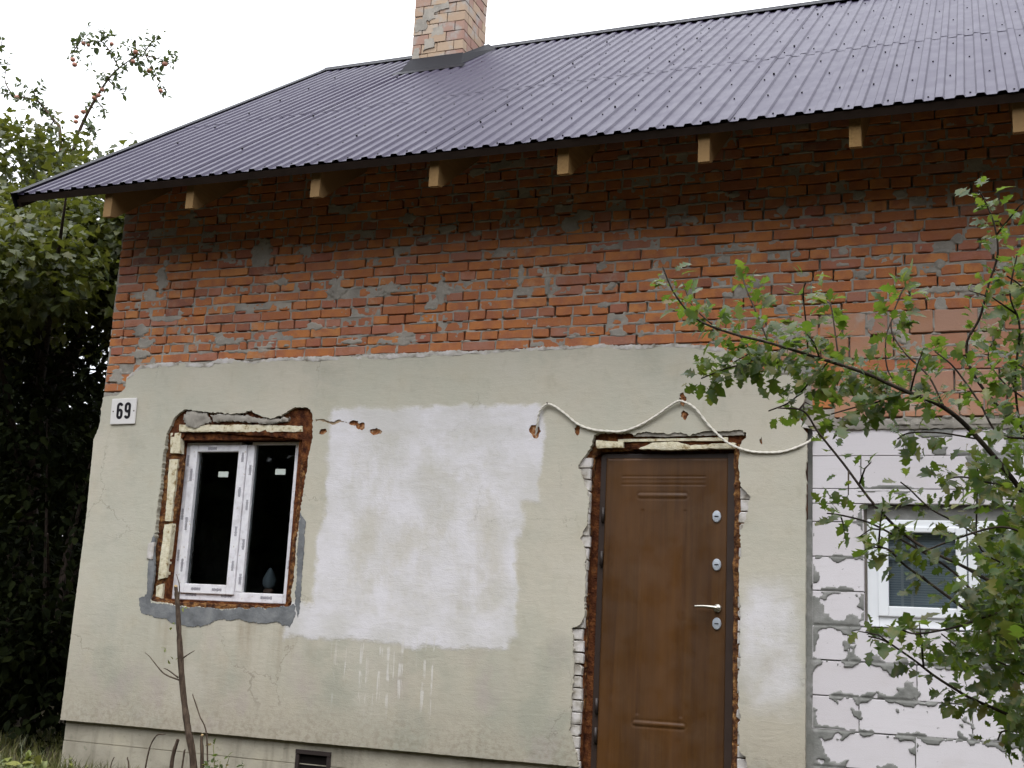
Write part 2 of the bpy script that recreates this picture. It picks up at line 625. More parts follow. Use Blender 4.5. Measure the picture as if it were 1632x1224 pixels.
    c = t.ramp(t.noise(p, 7, 6, .6), [(.32, (.115, .118, .122)), (.5, (.165, .172, .178)), (.64, (.22, .225, .225)), (.75, (.30, .30, .28))])
    t.bsdf(c, .9, t.bump(t.noise(p, 40, 5), .6, .006), 0, .2)
    M['cement'] = t.m
    # --- plinth
    t = NT('plinth')
    p = t.pos()
    x, y, z = t.xyz(p)
    c = t.ramp(t.noise(p, 3.0, 6, .6), [(.3, (.27, .245, .19)), (.5, (.37, .34, .27)), (.7, (.44, .40, .31))])
    st = t.mapr(t.noise(t.scale(p, 12, 12, 1.4), 1, 4), .52, .74, 0, .55)
    c = t.mix(st, c, (.16, .145, .11))
    c = t.mix(t.mapr(t.noise(p, 22, 4), .6, .8, 0, .6), c, (.14, .15, .10))
    t.bsdf(c, .9, t.bump(t.noise(p, 60, 5), .5, .006), 0, .2)
    M['plinth'] = t.m
    # --- aerated blocks
    t = NT('aerated_block')
    p = t.pos()
    r = t.rnd()
    c = t.mix(r, (.60, .565, .58), (.67, .64, .66))
    c = t.mix(t.mapr(t.noise(t.scale(p, 1, 1, 14), 4, 4, .7), .5, .75, 0, .25), c, (.50, .47, .46))
    c = t.mix(t.mapr(t.vor(p, 150), .22, .12, 0, .35), c, (.40, .37, .37))
    c = t.mix(t.mapr(t.noise(p, 3, 5), .5, .75, 0, .5), c, (.555, .51, .50))
    pit = t.mapr(t.noise(p, 46, 3, .6), .675, .72)
    pm = t.mapr(t.noise(p, 2.1, 3), .45, .6)
    c = t.mix(t.ma('MULTIPLY', t.ma('MULTIPLY', pit, pm), .7), c, (.16, .145, .14))
    t.bsdf(c, .92, t.bump(t.noise(p, 220, 3), .35, .003), 0, .15)
    M['aerated_block'] = t.m
    # --- block glue
    t = NT('glue')
    p = t.pos()
    c = t.ramp(t.noise(p, 12, 5), [(.3, (.165, .168, .155)), (.55, (.225, .225, .21)), (.75, (.30, .295, .285))])
    t.bsdf(c, .92, t.bump(t.noise(p, 90, 4), .5, .004), 0, .15)
    M['glue'] = t.m
    # --- roof sheet
    t = NT('roof_sheet')
    p = t.pos()
    r = t.n('ShaderNodeObjectInfo').outputs['Random']
    c = t.mix(r, (.027, .021, .044), (.029, .023, .047))
    c = t.mix(t.mapr(t.noise(p, .8, 4), .42, .7, 0, .5), c, (.032, .027, .050))
    c = t.mix(t.mapr(t.noise(t.scale(p, 9, 1, 1), 2.2, 4), .55, .75, 0, .15), c, (.042, .038, .052))
    ro = t.mapr(t.noise(p, 5, 4), .3, .7, .49, .55)
    t.bsdf(c, ro, t.bump(t.noise(p, 90, 2), .03, .002), 0, .20)
    M['roof_sheet'] = t.m
    simple('flashing', (.008, .0078, .011), .6, .2, 6, .1, .12)
    simple('dark_metal', (.03, .022, .02), .5, .3, 12, .1, .4)
    simple('screw_head', (.012, .011, .014), .5, .1, 10, .05, .4)
    simple('void_shade', (.012, .010, .009), .95, .2, 10, .1, .1)
    # --- timber
    t = NT('timber')
    p = t.pos()
    g = t.noise(t.scale(p, 60, 3, 60), 1, 4)
    c = t.ramp(g, [(.3, (.15, .085, .027)), (.5, (.25, .148, .050)), (.75, (.32, .205, .08))])
    c = t.mix(t.rnd(), c, (.22, .135, .058))
    c = t.mix(t.mapr(t.noise(p, 7, 4), .5, .75, 0, .6), c, (.20, .115, .045))
    t.bsdf(c, .8, t.bump(g, .25, .003), 0, .2)
    M['timber'] = t.m
    simple('dark_timber', (.034, .023, .018), .85, .4, 9, .3, .15)
    # --- door skin
    t = NT('door_wood')
    p = t.pos()
    g1 = t.noise(t.scale(p, 17, 17, .75), 1, 6, .62, 1.1)
    g2 = t.noise(t.scale(p, 140, 140, 2.0), 1, 4)
    c = t.ramp(g1, [(.25, (.044, .0178, .0045)), (.42, (.060, .0252, .0062)), (.6, (.076, .0335, .0082)), (.8, (.054, .022, .0056))])
    c = t.mix(t.mapr(g2, .45, .75, 0, .45), c, (.036, .014, .006))
    c = t.mix(t.mapr(t.noise(t.scale(p, 3, 3, .6), 1.3, 3), .45, .7, 0, .35), c, (.130, .054, .013))
    c = t.mix(t.ma('MULTIPLY', t.mapr(t.noise(p, 3.5, 6, .7), .52, .75), .10), c, (.17, .12, .07))
    t.bsdf(c, t.mapr(t.noise(p, 6, 5, .7), .3, .7, .36, .62), t.bump(g2, .12, .002), 0, .35)
    M['door_wood'] = t.m
    simple('door_frame', (.035, .022, .017), .45, .3, 10, .1, .4)
    simple('chrome', (.55, .60, .66), .42, .1, 30, .03, .5, .55)
    simple('satin_metal', (.60, .57, .50), .32, .1, 30, .03, .5, 1.0)
    simple('keyhole', (.01, .01, .012), .5, .1, 10, .0)
    # --- plastic window frames
    t = NT('film_frame')
    p = t.pos()
    x, y, z = t.xyz(p)
    c = t.ramp(t.noise(p, 16, 5), [(.3, (.60, .58, .60)), (.5, (.74, .73, .76)), (.7, (.80, .79, .80))])
    c = t.mix(t.mapr(t.noise(p, 40, 4), .64, .72, 0, .6), c, (.40, .31, .20))
    t.bsdf(c, .35, t.bump(t.noise(p, 22, 4), .35, .006), 0, .4)
    M['film_frame'] = t.m
    simple('white_plastic', (.76, .78, .80), .35, .05, 8, .03, .45)
    simple('print_ink', (.13, .12, .15), .7, .3, 30, 0)
    simple('sticker', (.50, .55, .50), .6, .1, 20, .0)
    # --- glass: dark pane, mirror-like at grazing angles
    t = NT('glass')
    tr = t.n('ShaderNodeBsdfTransparent')
    tr.inputs[0].default_value = (.86, .89, .90, 1)
    gl = t.n('ShaderNodeBsdfGlossy')
    gl.inputs['Roughness'].default_value = .02
    fr = t.n('ShaderNodeFresnel')
    fr.inputs[0].default_value = 1.45
    ms = t.n('ShaderNodeMixShader')
    t.set(ms.inputs[0], fr.outputs[0])
    t.t.links.new(tr.outputs[0], ms.inputs[1])
    t.t.links.new(gl.outputs[0], ms.inputs[2])
    t.t.links.new(ms.outputs[0], t.out.inputs['Surface'])
    M['glass'] = t.m
    # --- blind behind the other window
    t = NT('blind')
    p = t.pos()
    x, y, z = t.xyz(p)
    s = t.ma('SINE', t.ma('MULTIPLY', z, 420.0))
    c = t.mix(t.mapr(s, -.4, .8), (.48, .54, .60), (.68, .73, .77))
    t.bsdf(c, .8, None, 0, .2)
    M['blind'] = t.m
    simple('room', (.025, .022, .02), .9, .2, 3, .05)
    simple('ornament', (.22, .26, .29), .5, .2, 20, .1)
    simple('ornament_foot', (.35, .20, .15), .6, .2, 20, .1)
    simple('enamel_white', (.70, .68, .66), .3, .06, 14, .04, .5)
    simple('enamel_black', (.012, .010, .014), .3, .1, 20, .0, .5)
    simple('cable', (.60, .57, .50), .8, .15, 60, .3, .2, 0, 220)
    simple('nail', (.06, .035, .025), .7, .3, 40, .1)
    # --- bark, leaves, grass
    def bark(name, a, b):
        t = NT(name)
        p = t.pos()
        c = t.mix(t.mapr(t.noise(t.scale(p, 40, 40, 12), 1, 4), .35, .65), a, b)
        t.bsdf(c, .9, t.bump(t.noise(p, 120, 4), .6, .004), 0, .15)
        M[name] = t.m
    bark('bark_grey', (.022, .016, .012), (.06, .046, .035))
    bark('bark_brown', (.045, .031, .022), (.10, .072, .052))
    bark('bark_dark', (.025, .018, .015), (.06, .045, .036))
    simple('cut_wood', (.50, .36, .18), .8, .2, 40, .2)
    def leaf(name, stops, trans, tcol, rough=.45, spec=.35):
        t = NT(name)
        r = t.rnd()
        p = t.pos()
        c = t.ramp(r, stops)
        c = t.mix(t.mapr(t.noise(p, 60, 3), .4, .75, 0, .4), c, tuple(v*1.5 for v in stops[-1][1]))
        s = t.bsdf(c, rough, t.bump(t.noise(p, 110, 2), .3, .003), 0, spec if rough < .8 else .05)
        tb = t.n('ShaderNodeBsdfTranslucent')
        t.set(tb.inputs[0], t.mix(.5, c, tcol))
        ms = t.n('ShaderNodeMixShader')
        ms.inputs[0].default_value = trans
        t.t.links.new(s.outputs[0], ms.inputs[1])
        t.t.links.new(tb.outputs[0], ms.inputs[2])
        t.t.links.new(ms.outputs[0], t.out.inputs['Surface'])
        M[name] = t.m
    leaf('hawthorn_leaf', [(0, (.016, .034, .009)), (.45, (.028, .060, .012)), (.75, (.052, .090, .016)), (.93, (.12, .13, .022)), (1, (.14, .09, .03))], .38, (.24, .38, .03))
    leaf('maple_leaf', [(0, (.018, .030, .006)), (.45, (.034, .050, .010)), (.8, (.060, .074, .014)), (1, (.09, .085, .02))], .32, (.20, .22, .025))
    leaf('apple_leaf', [(0, (.035, .055, .022)), (.6, (.055, .08, .032)), (1, (.08, .105, .04))], .25, (.18, .22, .05))
    leaf('shaded_leaf', [(0, (.002, .0035, .001)), (.6, (.0038, .006, .0015)), (1, (.010, .013, .003))], .08, (.05, .06, .01), .9)  # near-black albedo: shade from trees overhead is put into the leaf colour
    leaf('weed_leaf', [(0, (.07, .10, .02)), (.6, (.12, .15, .035)), (1, (.22, .22, .06))], .25, (.3, .33, .05))
    simple('apple', (.34, .15, .10), .4, .4, 18, .05, .4)
    leaf('grass', [(0, (.04, .055, .014)), (.6, (.075, .085, .022)), (1, (.14, .125, .045))], .2, (.2, .22, .05))
    t = NT('ground')
    p = t.pos()
    c = t.ramp(t.noise(p, 1.2, 6, .65), [(.3, (.035, .028, .019)), (.5, (.048, .040, .024)), (.7, (.065, .058, .030))])
    t.bsdf(c, .95, t.bump(t.noise(p, 14, 5), .8, .03), 0, .1)
    M['ground'] = t.m

build_materials()

# ------------------------------------------------------------------ ground
def ground_z(x, y):
    r = np.hypot(x+3, y+2)
    return .17*np.exp(-(np.maximum(0, -y)/5.0)**2) + (fbm(np.asarray(x)*.7, np.asarray(y)*.7, 5, 3)-.5)*.10 - .02

def make_ground():
    a = np.concatenate([-np.geomspace(900, 16, 14), np.arange(-14, 10.1, .4), np.geomspace(12, 900, 14)])
    gx, gy = np.meshgrid(a, a)
    gz = ground_z(gx, gy)
    n = len(a)
    V = np.stack([gx.ravel(), gy.ravel(), gz.ravel()], 1)
    i, j = np.meshgrid(np.arange(n-1), np.arange(n-1))
    q = (j*n+i).ravel()
    me = mesh_fast('ground', V, np.stack([q, q+1, q+n+1, q+n], 1), True)
    link('ground', me, M['ground'], None, None, 'structure')
make_ground()

# ------------------------------------------------------------------ the house
house = thing('brick_house', 'single storey brick house with peeling pale plaster and a corrugated metal roof', 'house', (-3.0, 4.0, 0.15))
XL, XR, DEP = -6.63, 2.4, 7.7
EO = .75                                  # overhang of the eaves
PIT = R(35.3)
ZE = 4.556
RIDY = 3.714
def roofz(y):
    return ZE + math.tan(PIT)*(y+EO)
YB = .018                                 # face of the bricks (the plaster face is y = 0)

def bx(name, mat, *a, c=0.0, parent=house, label=None, kind=None, smooth=False):
    b = Bag()
    b.box(*a, c)
    return link(name, b.mesh(name, smooth), M[mat], parent, label, kind)

# openings (metres on the wall)
WX0, WX1, WZ0, WZ1 = -5.90, -4.73, 1.45, 2.78           # small window recess
DX0, DX1, DZ0, DZ1 = -2.47, -1.475, .40, 2.625           # door recess
RX0, RX1, RZ0, RZ1 = -.672, 1.05, 1.512, 2.262           # window in the blocks

def wall_core():
    b = Bag()
    y0, y1 = .045, .42
    zt = 3.25
    for x0, x1, z0, z1 in ((XL, WX0, 0, zt), (WX0, WX1, 0, WZ0), (WX0, WX1, WZ1, zt), (WX1, DX0, 0, zt),
                           (DX0, DX1, DZ1, zt), (DX1, -1.03, 0, zt), (DX0, DX1, -.05, DZ0)):
        b.box(x0, x1, y0, y1, z0, z1)
    b2 = Bag()
    for x0, x1, z0, z1 in ((-1.03, RX0, 0, 2.745), (RX0, RX1, 0, RZ0), (RX0, RX1, RZ1, 2.745), (RX1, XR, 0, 2.745)):
        b2.box(x0, x1, .105, y1, z0, z1)
    b.box(XL, -1.03, .095, y1, zt, 4.93)
    b.box(-1.03, XR, .095, y1, 2.745, 4.93)
    link('wall_core', b.mesh('wall_core'), M['rust_clay'], house, None, 'stuff')
    link('wall_core', b2.mesh('wall_core'), M['mortar'], house, None, 'stuff')
    # far walls, gables and floor
    g = Bag()
    g.box(XL, XL+.38, .42, DEP, 0, 4.7)
    g.box(XR-.38, XR, .42, DEP, 0, 4.7)
    g.box(XL+.38, XR-.38, DEP-.38, DEP, 0, 4.7)
    for x0 in (XL, XR-.38):
        z2 = roofz(RIDY)-.11
        V = [(x, y, z) for x in (x0, x0+.38) for y, z in ((.06, 4.7), (DEP-.06, 4.7), (DEP-.06, 4.9), (RIDY, z2), (.06, 4.93))]
        g.add(V, [(0, 1, 2, 3, 4), (9, 8, 7, 6, 5)]+[(q, 5+q, 5+(q+1) % 5, (q+1) % 5) for q in range(5)])
    link('far_wall', g.mesh('far_wall'), M['mortar'], house)
    f = Bag()
    f.box(XL+.38, XR-.38, .42, DEP-.38, .1, .3)
    f.box(XL+.38, XR-.38, .42, DEP-.38, 3.0, 3.1)
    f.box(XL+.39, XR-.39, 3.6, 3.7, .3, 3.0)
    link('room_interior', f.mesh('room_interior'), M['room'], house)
wall_core()

# ---- brick courses
def brick_mesh(name, Lx, Lz, rng, depth=.07, chips=1.0):
    """Front in the y = 0 plane, origin at the centre of the front face."""
    hx, hz = Lx/2, Lz/2
    q = []
    c = .003
    for sx, sz in ((-1, -1), (1, -1), (1, 1), (-1, 1)):
        ch = c + (rng.uniform(.003, .012)*chips if rng.random() < .16 else 0)
        a, b = (sx*(hx-ch), sz*hz), (sx*hx, sz*(hz-ch))
        q += [a, b] if sx*sz < 0 else [b, a]
    ins = []
    k = len(q)
    for i in range(k):
        a, b = np.array(q[i]), np.array(q[(i+1) % k])
        ins.append(tuple(a))
        if np.linalg.norm(b-a) > .09:
            for f in (.5,):
                ins.append(tuple(a+(b-a)*(f+rng.uniform(-.15, .15))))
    q = [(x+rng.normal(0, .0014), z+rng.normal(0, .0017)) for x, z in ins]
    n = len(q)
    V = []
    for s, y in ((1-.0, .004), (0, 0.0)):
        for x, z in q:
            f = 1 if y > 0 else 0
            V.append((x*(1 if f else (hx-.004)/hx), y + rng.normal(0, .0006), z*(1 if f else (hz-.004)/hz)))
    V += [(x, depth, z) for x, z in q]
    P = [tuple(range(n, 2*n))]
    for i in range(n):
        j = (i+1) % n
        P.append((i, j, n+j, n+i))
        P.append((2*n+i, 2*n+j, j, i))
    return V, P

rb = np.random.default_rng(5)
PITCH = .0757
BRICKS = []                                # cx, cz, length, height, y offset, kind
def lay_courses():
    k = 0
    z = 3.342
    while z < 4.86:
        stretch = (k % 2 == 0)
        if k in (9, 12):
            stretch = not stretch
        x = XL + rb.uniform(0, .02) + (0 if stretch else 0)
        first = True
        while x < XR-.05:
            if stretch:
                Lb = .252 if not first else rb.choice([.252, .185, .122])
            else:
                Lb = .1215
                if rb.random() < .05:
                    Lb = .252
            if rb.random() < .035:
                Lb *= rb.uniform(.5, .8)
            Lb += rb.normal(0, .003)-.002
            gap = rb.uniform(.009, .016)
            x1 = min(x+Lb, XR)
            big = x > -1.05 and z < 3.46
            if not big:
                BRICKS.append([(x+x1)/2, z+.0325+rb.normal(0, .0012), x1-x, .0622+rb.normal(0, .002), rb.normal(0, .0028), 0])
            x = x1+gap
            first = False
        z += PITCH
        k += 1
    # two loose courses left of the plaster at the corner
    for z in (3.342-PITCH, 3.342-2*PITCH, 3.342-3*PITCH):
        for x, Lb in ((XL+.005, .25 if int(z*100) % 2 else .12), (XL+.265, .12)):
            BRICKS.append([x+Lb/2, z+.0325, Lb, .064, rb.normal(0, .002), 0])
    for z in (3.342-PITCH, 3.342-2*PITCH, 3.342-3*PITCH):
        for x in (-1.80, -1.67, -1.54, -1.41, -1.28):
            if x+.12 < (-1.15 if z > 3.2 else -1.22):
                BRICKS.append([x+.06, z+.0325, .119, .062, rb.normal(0, .002), 0])
    # the large blocks above the pale block wall, with one thin course between
    rows = ((3.345, 3.488, 1), (3.193, 3.334, 1), (3.106, 3.182, 0), (2.962, 3.096, 1), (2.812, 2.95, 1))
    for zi, (z0, z1, kind) in enumerate(rows):
        x = -1.20 if zi < 2 else -1.0
        if zi == 0:
            x = -1.13
        if zi == 4:
            BRICKS.append([-.93, 2.905, .13, .065, .0, 0])
            x = -.855
        while x < XR-.04:
            if kind:
                Lb = rb.choice([.125, .135, .125, .25, .17])
            else:
                Lb = rb.choice([.25, .25, .12])
            x1 = min(x+Lb+rb.normal(0, .003), XR)
            BRICKS.append([(x+x1)/2, (z0+z1)/2, x1-x, z1-z0, rb.normal(0, .003)-.002*kind, kind])
            x = x1+rb.uniform(.008, .015)
lay_courses()

# plaster outline and holes -------------------------------------------------
P_out = poly([(96, 1147), (138, 816), (149, 704), (158, 680), (163, 634), (186, 630), (199, 620), (203, 602), (224, 584), (250, 580),
              (280, 578), (330, 580), (350, 573), (400, 577), (440, 572), (500, 570), (544, 569), (620, 566), (700, 561),
              (780, 560), (840, 556), (900, 553), (960, 550), (1000, 552), (1060, 549), (1110, 550), (1152, 554), (1168, 568), (1190, 580),
              (1215, 592), (1243, 600), (1246, 598), (1279, 599), (1281, 640), (1271, 672), (1285, 690), (1284, 816), (1283, 1224)])
P_out.append((-1.035, .54))
P_win = poly([(278, 664), (286, 657), (294, 653), (320, 654), (345, 658), (378, 658), (400, 655), (414, 663), (432, 667), (450, 661),
              (471, 648), (490, 650), (498, 660), (499, 680), (496, 708), (492, 730), (488, 755), (482, 790), (477, 820),
              (472, 870), (468, 912), (463, 962), (455, 972), (350, 970), (300, 968), (240, 958), (235, 935), (240, 890), (247, 848),
              (252, 800), (257, 760), (260, 725), (266, 692)])
P_door = poly([(918, 1262), (921, 1215), (912, 1185), (909, 1165), (912, 1100), (914, 1060), (913, 1030), (911, 1002), (923, 995), (931, 985),
               (933, 905), (932, 876), (924, 858), (935, 837), (938, 797), (935, 782), (927, 762), (920, 741), (935, 722), (941, 709),
               (947, 693), (960, 688), (1010, 692), (1030, 688), (1050, 691), (1075, 690), (1100, 692), (1120, 687), (1150, 688), (1180, 685),
               (1188, 689), (1189, 697), (1180, 703), (1178, 717), (1178, 742), (1180, 776), (1195, 792), (1193, 804), (1190, 826), (1179, 848),
               (1181, 879), (1177, 897), (1179, 960), (1180, 990), (1177, 1031), (1180, 1060), (1176, 1080), (1178, 1133), (1178, 1196),
               (1190, 1209), (1192, 1262)])
def blob(px, py, rx, ry, n=9, seed=0, Y=0.0):
    r = np.random.default_rng(seed)
    return poly([(px+rx*math.cos(-2*math.pi*i/n)*r.uniform(.7, 1.2), py+ry*math.sin(-2*math.pi*i/n)*r.uniform(.7, 1.2)) for i in range(n)], Y)
P_holes = [blob(515, 688, 6, 4.5, seed=1), blob(563, 674, 8, 4, seed=2), blob(574, 679, 8, 5, seed=3), blob(599, 687, 9, 6, seed=4),
           blob(853, 687, 10, 11, seed=6), blob(920, 686, 4.5, 9, seed=7), blob(1088, 637, 5.5, 10, seed=9),
           blob(1091, 661, 6, 8, seed=10), blob(1213, 702, 3.6, 5.5, seed=11), blob(1163, 572, 7, 7, seed=12),
           poly([(502, 668), (512, 667), (532, 672), (540, 668), (552, 672), (553, 675), (541, 672), (531, 677), (512, 671), (503, 672)])]
last = len(P_out)-1
sheet('plaster_coat', P_out, 0.0, .05, M['plaster'], house, holes=[P_win, P_door]+P_holes, step=.017, grid=.055, jag=.010, amp=.005,
      freq=1.6, lip=.0, seed=3, straight=(0, 1, last, last-1, last-2), kind=None)

for q, (px, py, rx, ry) in enumerate(((515, 688, 8, 6), (568, 677, 17, 9), (599, 687, 12, 8), (853, 687, 13, 14), (920, 686, 7, 12), (1088, 637, 8, 13),
                                      (1091, 661, 8, 10), (1213, 702, 6, 8), (1163, 572, 9, 9))):
    sheet('chipped_spot', blob(px, py, rx*1.25, ry*1.25, 10, 100+q, .012), .014, .02, M['chip'], house, step=.008, grid=.014, jag=.003, amp=.006, freq=25, seed=300+q, domed=.007)
sheet('chipped_spot', poly([(498, 662), (520, 662), (556, 668), (556, 680), (530, 682), (500, 677)], .012), .010, .02, M['chip_pale'], house, step=.012, grid=.02, jag=.003, amp=.004, freq=20, seed=320, domed=.003)

_top = P_out[7:30]
_lip = []
for q, (x, z) in enumerate(_top):
    _lip.append((x, z+.000+.009*float(vnoise(x*6, 1.0, 71))))
for x, z in reversed(_top):
    _lip.append((x, z-.010-.022*float(vnoise(x*5, 9.0, 72))))
sheet('broken_plaster', _lip, -.0015, .03, M['old_white'], house, step=.012, grid=.02, jag=.011, amp=.005, freq=16, seed=79, domed=.005)

# mortar as one relief ------------------------------------------------------
def smear_list():
    s = [(265, 418, 8, 7), (258, 448, 13, 22), (246, 497, 12, 22), (226, 526, 22, 11), (232, 545, 24, 10), (224, 565, 20, 8), (240, 470, 10, 12),
         (415, 411, 17, 28), (491, 401, 16, 11), (537, 457, 20, 20), (449, 448, 16, 6), (363, 543, 28, 6), (400, 560, 40, 3), (704, 458, 9, 28),
         (692, 487, 18, 8), (620, 458, 24, 11), (974, 455, 8, 9), (962, 485, 14, 7), (637, 533, 34, 5), (1369, 437, 19, 12), (1501, 461, 55, 11),
         (1499, 486, 14, 18), (1528, 380, 13, 11), (1499, 420, 10, 9), (1389, 515, 11, 14), (1494, 517, 14, 12), (1369, 312, 12, 11), (1435, 310, 12, 9),
         (1247, 334, 9, 8), (1345, 400, 9, 9), (1582, 392, 13, 18), (1600, 422, 17, 8), (560, 545, 26, 4), (500, 520, 12, 6), (830, 440, 5, 20),
         (872, 450, 4, 30), (930, 340, 18, 8), (760, 372, 16, 6), (1205, 452, 10, 10), (1245, 490, 14, 7), (1160, 470, 10, 6), (1440, 540, 10, 10),
         (1300, 545, 16, 8), (1560, 545, 12, 10), (330, 375, 14, 8), (300, 345, 18, 6), (650, 350, 14, 10), (1100, 350, 15, 8), (1270, 405, 8, 6)]
    out = []
    for px, py, rx, ry in s:
        x, z = XZ(px, py, YB)
        sc = abs(XZ(px+10, py, YB)[0]-x)/10
        out.append((x, z, rx*sc, ry*sc))
    return out

def make_mortar():
    res = .0065
    xs = np.arange(XL, XR+res, res)
    zs = np.arange(2.76, 4.94, res)
    X, Z = np.meshgrid(xs, zs)
    depth = .0045 + .011*(fbm(X*22, Z*22, 4, 3)-.5)          # behind the brick faces
    bed = np.full(X.shape, .0)
    for cx, cz, Lb, H, yo, kind in BRICKS:
        if rb.random() < .7:                                # open joint under this brick
            i0, i1 = np.searchsorted(xs, [cx-Lb/2+rb.uniform(-.02, .05), cx+Lb/2+rb.uniform(-.03, .0)])
            j0, j1 = np.searchsorted(zs, [cz-H/2-.0068, cz-H/2+.008])
            bed[j0:j1, i0:i1] = rb.uniform(.012, .045)
        if rb.random() < (.75 if kind else .3):              # open joint beside it
            i0, i1 = np.searchsorted(xs, [cx+Lb/2-.003, cx+Lb/2+.012])
            j0, j1 = np.searchsorted(zs, [cz-H/2, cz+H/2])
            bed[j0:j1, i0:i1] = rb.uniform(.02, .05)
    depth = depth + bed
    wob = (fbm(X*9, Z*9, 8, 4)-.5)
    s = np.zeros(X.shape)
    for x, z, rx, rz in smear_list():
        q = 1.0 - np.sqrt(((X-x)/(rx*.85))**2 + ((Z-z)/(rz*.85))**2) + wob*1.2 + (fbm(X*38, Z*38, 12, 2)-.5)*.9
        s = np.maximum(s, q)
    nz = fbm(X*2.6, Z*7, 21, 5)
    s = np.maximum(s, (nz-.76)*5)
    # mortar pressed over brick edges along the beds
    f = (Z-3.342)/PITCH
    f = np.abs((f+.07) % 1.0 - .0)
    edge = np.minimum(f, 1-f)*PITCH
    nz2 = fbm(X*11, Z*16, 33, 3)
    s = np.maximum(s, (nz2-.545)*2.4 - edge/.020)
    sm = np.clip(s*7, 0, 1)
    d = depth*(1-sm) + (-.0025-.004*fbm(X*30, Z*30, 6, 2))*sm
    Y = YB + d
    low = (Z < 3.27) & (X < -1.85) & (X > -6.2)
    low |= (Z < 3.02) & (X < -1.05)
    keep = ~low
    n = len(xs)
    jj, ii = np.meshgrid(np.arange(len(zs)-1), np.arange(n-1), indexing='ij')
    q = jj*n+ii
    ok = keep[:-1, :-1] & keep[1:, 1:] & keep[:-1, 1:] & keep[1:, :-1]
    q = q[ok]
    Fc = np.stack([q, q+1, q+n+1, q+n], 1)
    used, inv = np.unique(Fc.ravel(), return_inverse=True)
    V = np.stack([X.ravel(), Y.ravel(), Z.ravel()], 1)[used]
    me = mesh_fast('mortar', V, inv.reshape(Fc.shape), True)
    link('mortar', me, M['mortar'], house, None, 'stuff')
make_mortar()

def seen_size(cx, cz, Lb, H):
    p = np.array([cx, YB+D, cz-CZ])
    w = p @ FWD
    u, v = F*(p@RIGHT)/w+816, F*(p@DOWN)/w+612
    if not (0 <= u <= 1632):
        return 0
    if cz > 4.52:
        return 0
    return Lb*H/(w*w)

def place_bricks():
    variants = {}
    def get(kind, Lb, H):
        key = (kind, round(Lb/.006), round(H/.01))
        v = variants.setdefault(key, [])
        if len(v) < 5:
            nm = 'clay_block' if kind else 'brick'
            V, P = brick_mesh(nm, Lb, H, rb, chips=1.2)
            me = mesh_np(nm, V, P)
            me.materials.append(M[nm])
            v.append(me)
            return me
        return v[rb.integers(len(v))]
    br = [b for b in BRICKS if b[5] == 0]
    br.sort(key=lambda b: -seen_size(*b[:4]))
    for b in br[:300]:
        o = link('brick', get(0, b[2], b[3]), None, house)
        o.location = (b[0], YB+b[4], b[1])
        o.rotation_euler = (rb.normal(0, .012), rb.normal(0, .006), rb.normal(0, .008))
    for b in BRICKS:
        if b[5] == 1:
            o = link('clay_block', get(1, b[2], b[3]), None, house)
            o.location = (b[0], YB+b[4], b[1])
            o.rotation_euler = (rb.normal(0, .01), rb.normal(0, .005), rb.normal(0, .006))
    V, P, tone = [], [], []
    for b in br[300:]:
        v, p = brick_mesh('b', b[2], b[3], rb)
        a = rb.normal(0, .006)
        ca, sa = math.cos(a), math.sin(a)
        k = len(V)
        V += [(b[0]+x*ca-z*sa, YB+b[4]+y, b[1]+x*sa+z*ca) for x, y, z in v]
        P += [tuple(i+k for i in f) for f in p]
        tone += [rb.random()]*len(p)
    me = mesh_np('brickwork', V, P)
    at_ = me.attributes.new('tone', 'FLOAT', 'FACE')
    at_.data.foreach_set('value', np.array(tone, np.float32))
    link('brickwork', me, M['brick'], house, None, 'stuff')
place_bricks()

# ---- pale aerated blocks
AB = []
def lay_blocks():
    rows = [(2.57, 2.738, [-1.0, -.395, .21, .815, 1.42, 2.02, XR]),
            (2.362, 2.566, [-1.0, -.70, -.065, .54, 1.14, 1.75, XR]),
            (2.268, 2.356, [-1.0, -.1, .8, 1.4, 2.0, XR]),
            (2.153, 2.262, [-1.0, RX0-.012]), (1.935, 2.147, [-1.0, RX0-.012]), (1.724, 1.929, [-1.0, RX0-.012]), (1.515, 1.718, [-1.0, RX0-.012]),
            (1.303, 1.505, [-1.0, -.775, -.17, .43, 1.03, 1.63, XR]), (1.09, 1.295, [-1.0, -.385, .22, .82, 1.42, 2.0, XR]),
            (.887, 1.082, [-1.0, -.722, -.08, .52, 1.12, 1.73, XR]), (.675, .879, [-1.0, -.40, .2, .8, 1.4, 2.0, XR]),
            (.465, .667, [-1.0, -.7, -.1, .5, 1.1, 1.7, XR]), (.255, .457, [-1.0, -.4, .2, .8, 1.4, 2.0, XR]),
            (.05, .247, [-1.0, -.7, -.1, .5, 1.1, 1.7, XR])]
    for z0, z1, xs in rows:
        for a, b in zip(xs[:-1], xs[1:]):
            AB.append((a+.003, b-.003, z0, z1))
    for z0, z1 in ((2.153, 2.262), (1.935, 2.147), (1.724, 1.929), (1.515, 1.718)):
        AB.append((RX1+.012, XR-.6, z0, z1))
        AB.append((XR-.594, XR, z0, z1))
lay_blocks()
YA = .04
for x0, x1, z0, z1 in AB:
    dy = random.gauss(0, .0015)
    bx('aerated_block', 'aerated_block', x0, x1, YA+dy, YA+.07, z0, z1, c=.0035)

